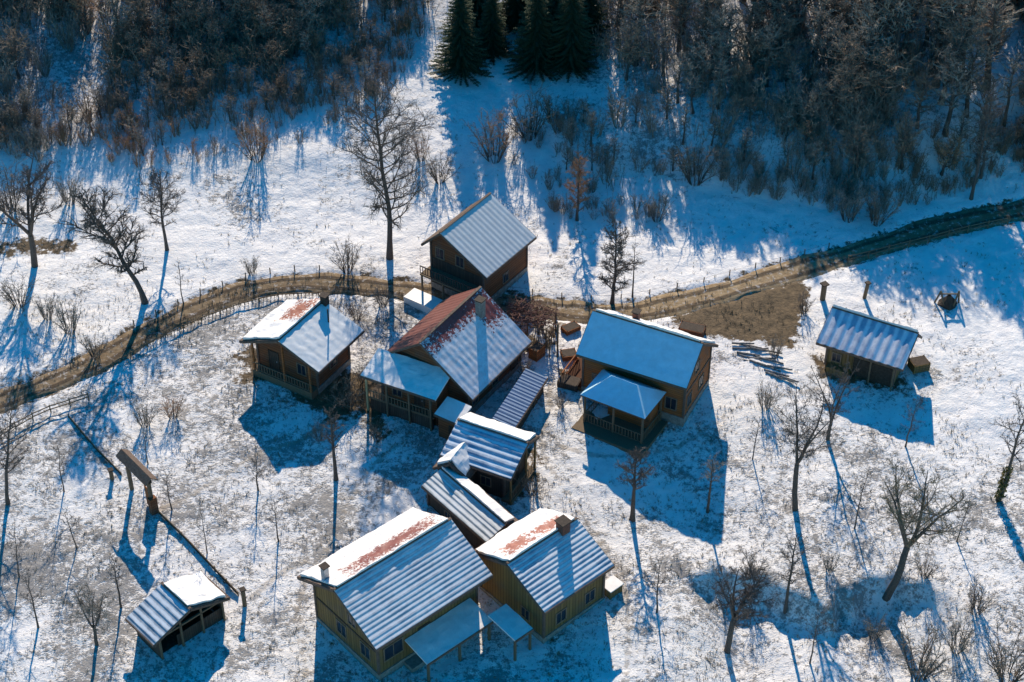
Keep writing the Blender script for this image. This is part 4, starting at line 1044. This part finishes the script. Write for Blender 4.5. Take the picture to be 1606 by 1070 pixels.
while len(pts) < 292 and tries < 200000:
    tries += 1
    x = rr.uniform(-62, 64); y = rr.uniform(22, 72); z = gz(x, y); px, py = proj(x, y, z)
    reg = None
    for poly, k in FOREST:
        if inpoly(px, py, poly): reg = k
    if reg is None or px < -120 or px > 1720 or py < -45: continue
    dens = 1.0
    if reg == 0 and px < 150 and 60 < py < 190: dens = .35
    if reg == 0 and py > 160: dens = .7
    if reg == 1 and py > 190: dens = .75 if px < 1320 else 1.0
    if reg == 1 and 930 < px < 1050 and py > 60: dens = .6
    if py < -20: dens = .4
    if rr.random() > dens*(.08+.92*thin(px, py)): continue
    md = 1.6
    if any((x-q[0])**2+(y-q[1])**2 < md*md for q in pts): continue
    if 668 < px < 900 and -10 < py < 130: continue
    pts.append((x, y, reg, px, py))
print('forest trees', len(pts))
LBL = [['bare brown forest tree on the upper left hillside', 'bare grey slender forest tree on the upper left hillside', 'rusty-twigged forest tree on the upper left hillside'],
       ['bare brown forest tree on the upper right hillside', 'bare grey slender forest tree on the upper right hillside', 'rusty-twigged forest tree on the upper right hillside']]
for (x, y, reg, px, py) in pts:
    w = [3, 2, 3, 4, 1, 3] if reg == 0 else [3, 4, 2, .5, 4, 2]
    k = rr.choices(range(6), w)[0]; kind = {0: 0, 2: 0, 5: 0, 1: 1, 4: 1, 3: 2}[k]
    front = (y - float(np.interp(x, FX, FY)))
    tall = reg == 1 and px > 1320
    s = rr.uniform(.75, 1.1)*(min(1, .62+front/26) if tall else min(1, max(.32, .16+front/30)) if reg == 0 else min(1, max(.34, front/22)))
    sw = rr.uniform(1.15, 1.6); s = (s*sw, s*sw, s)
    place(('f', k), 'forest_tree', LBL[reg][kind], 'tree', x, y, rr.uniform(0, 6.28), s,
          'bare trees of the %s hillside forest' % ('left' if reg == 0 else 'right'), tilt=(rr.gauss(0, .05), rr.gauss(0, .05)))
# undergrowth: uncountable stems in the forest
def undergrowth():
    v = MB(); r2 = random.Random(31); n = 0; t = 0
    while n < 5200 and t < 60000:
        t += 1; x = r2.uniform(-62, 64); y = r2.uniform(20, 72)
        if float(vnoise(x*.22, y*.22, 40)) < r2.uniform(.2, .75): continue
        z = gz(x, y); px, py = proj(x, y, z)
        if py < -120 or not any(inpoly(px, py, poly) for poly, k in FOREST): continue
        h = r2.uniform(.6, 2.6); d = Vector((r2.gauss(0, .18), r2.gauss(0, .18), 1)); p = Vector((x, y, z-.1)); q = p+d*h*.5; e = q+(d+Vector((r2.gauss(0, .2), r2.gauss(0, .2), 0)))*h*.5
        v.tube([p, q, e], [.03, .022, .01], 3, False)
        for _ in range(5):
            s = p.lerp(e, r2.uniform(.3, .9)); v.tube([s, s+Vector((r2.gauss(0, .25), r2.gauss(0, .25), r2.uniform(.05, .45)))*h*.5], [.014, .006], 3, False)
        n += 1
    tag(v.build('undergrowth', M_TWIG), 'tangle of thin bare stems covering the forest floor', 'undergrowth', kind='stuff')
undergrowth()
def thicket():
    protos = []
    for i in range(5):
        tr, cr = bare_tree(400+i, 8.5, .3, 0, .2, 20, dens=.55, thick=2.4, up=.75)
        v = np.array(tr.v+cr.v); f = list(tr.f)+[tuple(a+len(tr.v) for a in q) for q in cr.f]
        q4 = np.array([q for q in f if len(q) == 4]); protos.append((v, q4))
    VV = []; FF = []; off = 0; r2 = random.Random(77); n = 0; t = 0
    while n < 150 and t < 90000:
        t += 1; x = r2.uniform(-62, 64); y = r2.uniform(22, 72); z = gz(x, y); px, py = proj(x, y, z)
        reg = [k for poly, k in FOREST if inpoly(px, py, poly)]
        if not reg or py < -45 or px < -120 or px > 1720 or (660 < px < 905 and py < 140): continue
        front = y - float(np.interp(x, FX, FY))
        if front < 2 or r2.random() > min(1, .25+front/14): continue
        if float(vnoise(x*.14, y*.14, 60)) < r2.uniform(.15, .6) or r2.random() > thin(px, py): continue
        v, q = protos[r2.randrange(5)]; s = r2.uniform(.6, .95)*(min(1, max(.33, .2+front/30)) if reg[-1] == 0 else min(1, max(.3, (front-1)/24))); a = r2.uniform(0, 6.28)
        c, sn = math.cos(a)*s, math.sin(a)*s
        w_ = np.stack([v[:, 0]*c-v[:, 1]*sn+x, v[:, 0]*sn+v[:, 1]*c+y, v[:, 2]*s+z], 1)
        VV.append(w_); FF.append(q+off); off += len(v); n += 1
    V = np.concatenate(VV); F = np.concatenate(FF)
    me = bpy.data.meshes.new('thicket'); me.vertices.add(len(V)); me.vertices.foreach_set('co', V.ravel())
    me.loops.add(F.size); me.loops.foreach_set('vertex_index', F.ravel().astype(np.int32))
    me.polygons.add(len(F)); me.polygons.foreach_set('loop_start', np.arange(len(F))*4); me.polygons.foreach_set('loop_total', np.full(len(F), 4)); me.update(calc_edges=True)
    tag(new_obj('thicket', me, M_TWIG), 'mass of small bare trees filling the forest between the larger ones', 'thicket', kind='stuff')
    print('thicket', n, len(F))
thicket()
FRINGE = [[(-200, 240), (60, 262), (150, 250), (230, 275), (300, 260), (430, 235), (520, 210), (600, 170), (640, 100), (500, 60), (-200, 120)],
          [(760, 260), (800, 215), (880, 180), (1000, 200), (1320, 290), (1420, 330), (1340, 372), (1290, 335), (1180, 310), (1050, 300), (1040, 345), (960, 355), (930, 400), (880, 360), (840, 290)]]
def brush():
    protos = []
    for i in range(6):
        tr, cr = shrub(700+i, 4.0, 3.2, 13, 8, 2.0); v = np.array(tr.v+cr.v); f = list(tr.f)+[tuple(a+len(tr.v) for a in q) for q in cr.f]
        protos.append((v, np.array([q for q in f if len(q) == 4])))
    VV = [[], [], []]; FF = [[], [], []]; off = [0, 0, 0]; r2 = random.Random(78); n = 0; t = 0
    while n < 1300 and t < 90000:
        t += 1; x = r2.uniform(-62, 64); y = r2.uniform(16, 72); z = gz(x, y); px, py = proj(x, y, z)
        reg = [k for poly, k in FOREST if inpoly(px, py, poly)] or ([k for k, poly in enumerate(FRINGE) if inpoly(px, py, poly)] if r2.random() < .75 else [])
        if not reg or py < -45 or px < -120 or px > 1720 or (660 < px < 760 and py < 240) or (660 < px < 905 and py < 180): continue
        front = y - float(np.interp(x, FX, FY))
        if float(vnoise(x*.18, y*.18, 61)) < r2.uniform(.0, .62) or r2.random() > thin(px, py): continue
        v, q = protos[r2.randrange(6)]; s_ = r2.uniform(.55, 1.15)*min(1, max(.45, .55+front/20)); a = r2.uniform(0, 6.28)
        c, sn = math.cos(a)*s_, math.sin(a)*s_; k = 1 if (reg[-1] == 0 and vnoise(x*.08, y*.08, 62) > .45) else (2 if vnoise(x*.1, y*.1, 63) > .5 else 0)
        k = int(k); VV[k].append(np.stack([v[:, 0]*c-v[:, 1]*sn+x, v[:, 0]*sn+v[:, 1]*c+y, v[:, 2]*s_+z], 1)); FF[k].append(q+off[k]); off[k] += len(v); n += 1
    for k, (mm, lb) in enumerate(((M_TWIG, 'brown brushwood between the forest trees'), (M_TWIGR, 'rusty brushwood on the upper left slope'), (M_TWIGG, 'grey brushwood in patches under the forest'))):
        V = np.concatenate(VV[k]); F = np.concatenate(FF[k]); me = bpy.data.meshes.new('brushwood'); me.vertices.add(len(V)); me.vertices.foreach_set('co', V.ravel())
        me.loops.add(F.size); me.loops.foreach_set('vertex_index', F.ravel().astype(np.int32))
        me.polygons.add(len(F)); me.polygons.foreach_set('loop_start', np.arange(len(F))*4); me.polygons.foreach_set('loop_total', np.full(len(F), 4)); me.update(calc_edges=True)
        tag(new_obj('brushwood', me, mm), lb, 'brushwood', kind='stuff')
        print('brush', k, len(F))
brush()
def tufts():
    v = MB(); r2 = random.Random(33); n = 0
    while n < 15000:
        x = r2.uniform(-48, 52); y = r2.uniform(-42, 34); z = gz(x, y)
        px, py = proj(x, y, z)
        if px < -40 or px > 1650 or py > 1110: n += .2; continue
        d = float(vnoise(x*.35, y*.35, 50)); clean = 1 if (py < 440 or (py < 470 and px > 850)) else 0
        if d < r2.uniform(.25, .8) or (clean and r2.random() < .75): n += .05; continue
        h = r2.uniform(.10, .32)
        for _ in range(r2.randint(3, 6)):
            a = r2.uniform(0, 6.28); p = Vector((x+r2.gauss(0, .06), y+r2.gauss(0, .06), z-.02)); e = p+Vector((math.cos(a)*h*.6, math.sin(a)*h*.6, h)); sd = Vector((-math.sin(a), math.cos(a), 0))*.02
            b = len(v.v); v.v += [tuple(p-sd), tuple(p+sd), tuple(e)]; v.f.append((b, b+1, b+2))
        n += 1
    tag(v.build('dry_grass', M_GRASS), 'sparse dry grass tufts poking through the thin snow', 'grass', kind='stuff')
tufts()

# ------------------------------------------------------------------ light
ELEV, SUNX = R(30), .053
sv = Vector((-SUNX, 1, 0)).normalized(); sun_dir = Vector((sv.x*math.cos(ELEV), sv.y*math.cos(ELEV), math.sin(ELEV)))
sl = bpy.data.lights.new('sun', 'SUN'); so = bpy.data.objects.new('sun', sl); COL.objects.link(so)
sl.energy = 5.0; sl.angle = R(.5); sl.color = (1.0, .855, .67)
so.rotation_euler = sun_dir.to_track_quat('Z', 'Y').to_euler(); so.location = (0, 60, 60)
w = bpy.data.worlds.new('World'); scene.world = w; w.use_nodes = True; nt = w.node_tree
bg = nt.nodes['Background']; sky = nt.nodes.new('ShaderNodeTexSky'); sky.sky_type = 'NISHITA'; sky.sun_disc = False
sky.sun_elevation = ELEV; sky.sun_rotation = math.atan2(sv.x, sv.y); sky.altitude = 900; sky.air_density = 1.0; sky.dust_density = .2; sky.ozone_density = 3.0
hs = nt.nodes.new('ShaderNodeHueSaturation'); hs.inputs['Saturation'].default_value = 2.6; hs.inputs['Hue'].default_value = .492
nt.links.new(sky.outputs[0], hs.inputs['Color']); nt.links.new(hs.outputs[0], bg.inputs['Color']); bg.inputs['Strength'].default_value = .135
scene.view_settings.view_transform = 'Standard'; scene.view_settings.look = 'None'; scene.view_settings.gamma = 1; scene.view_settings.exposure = 0.42
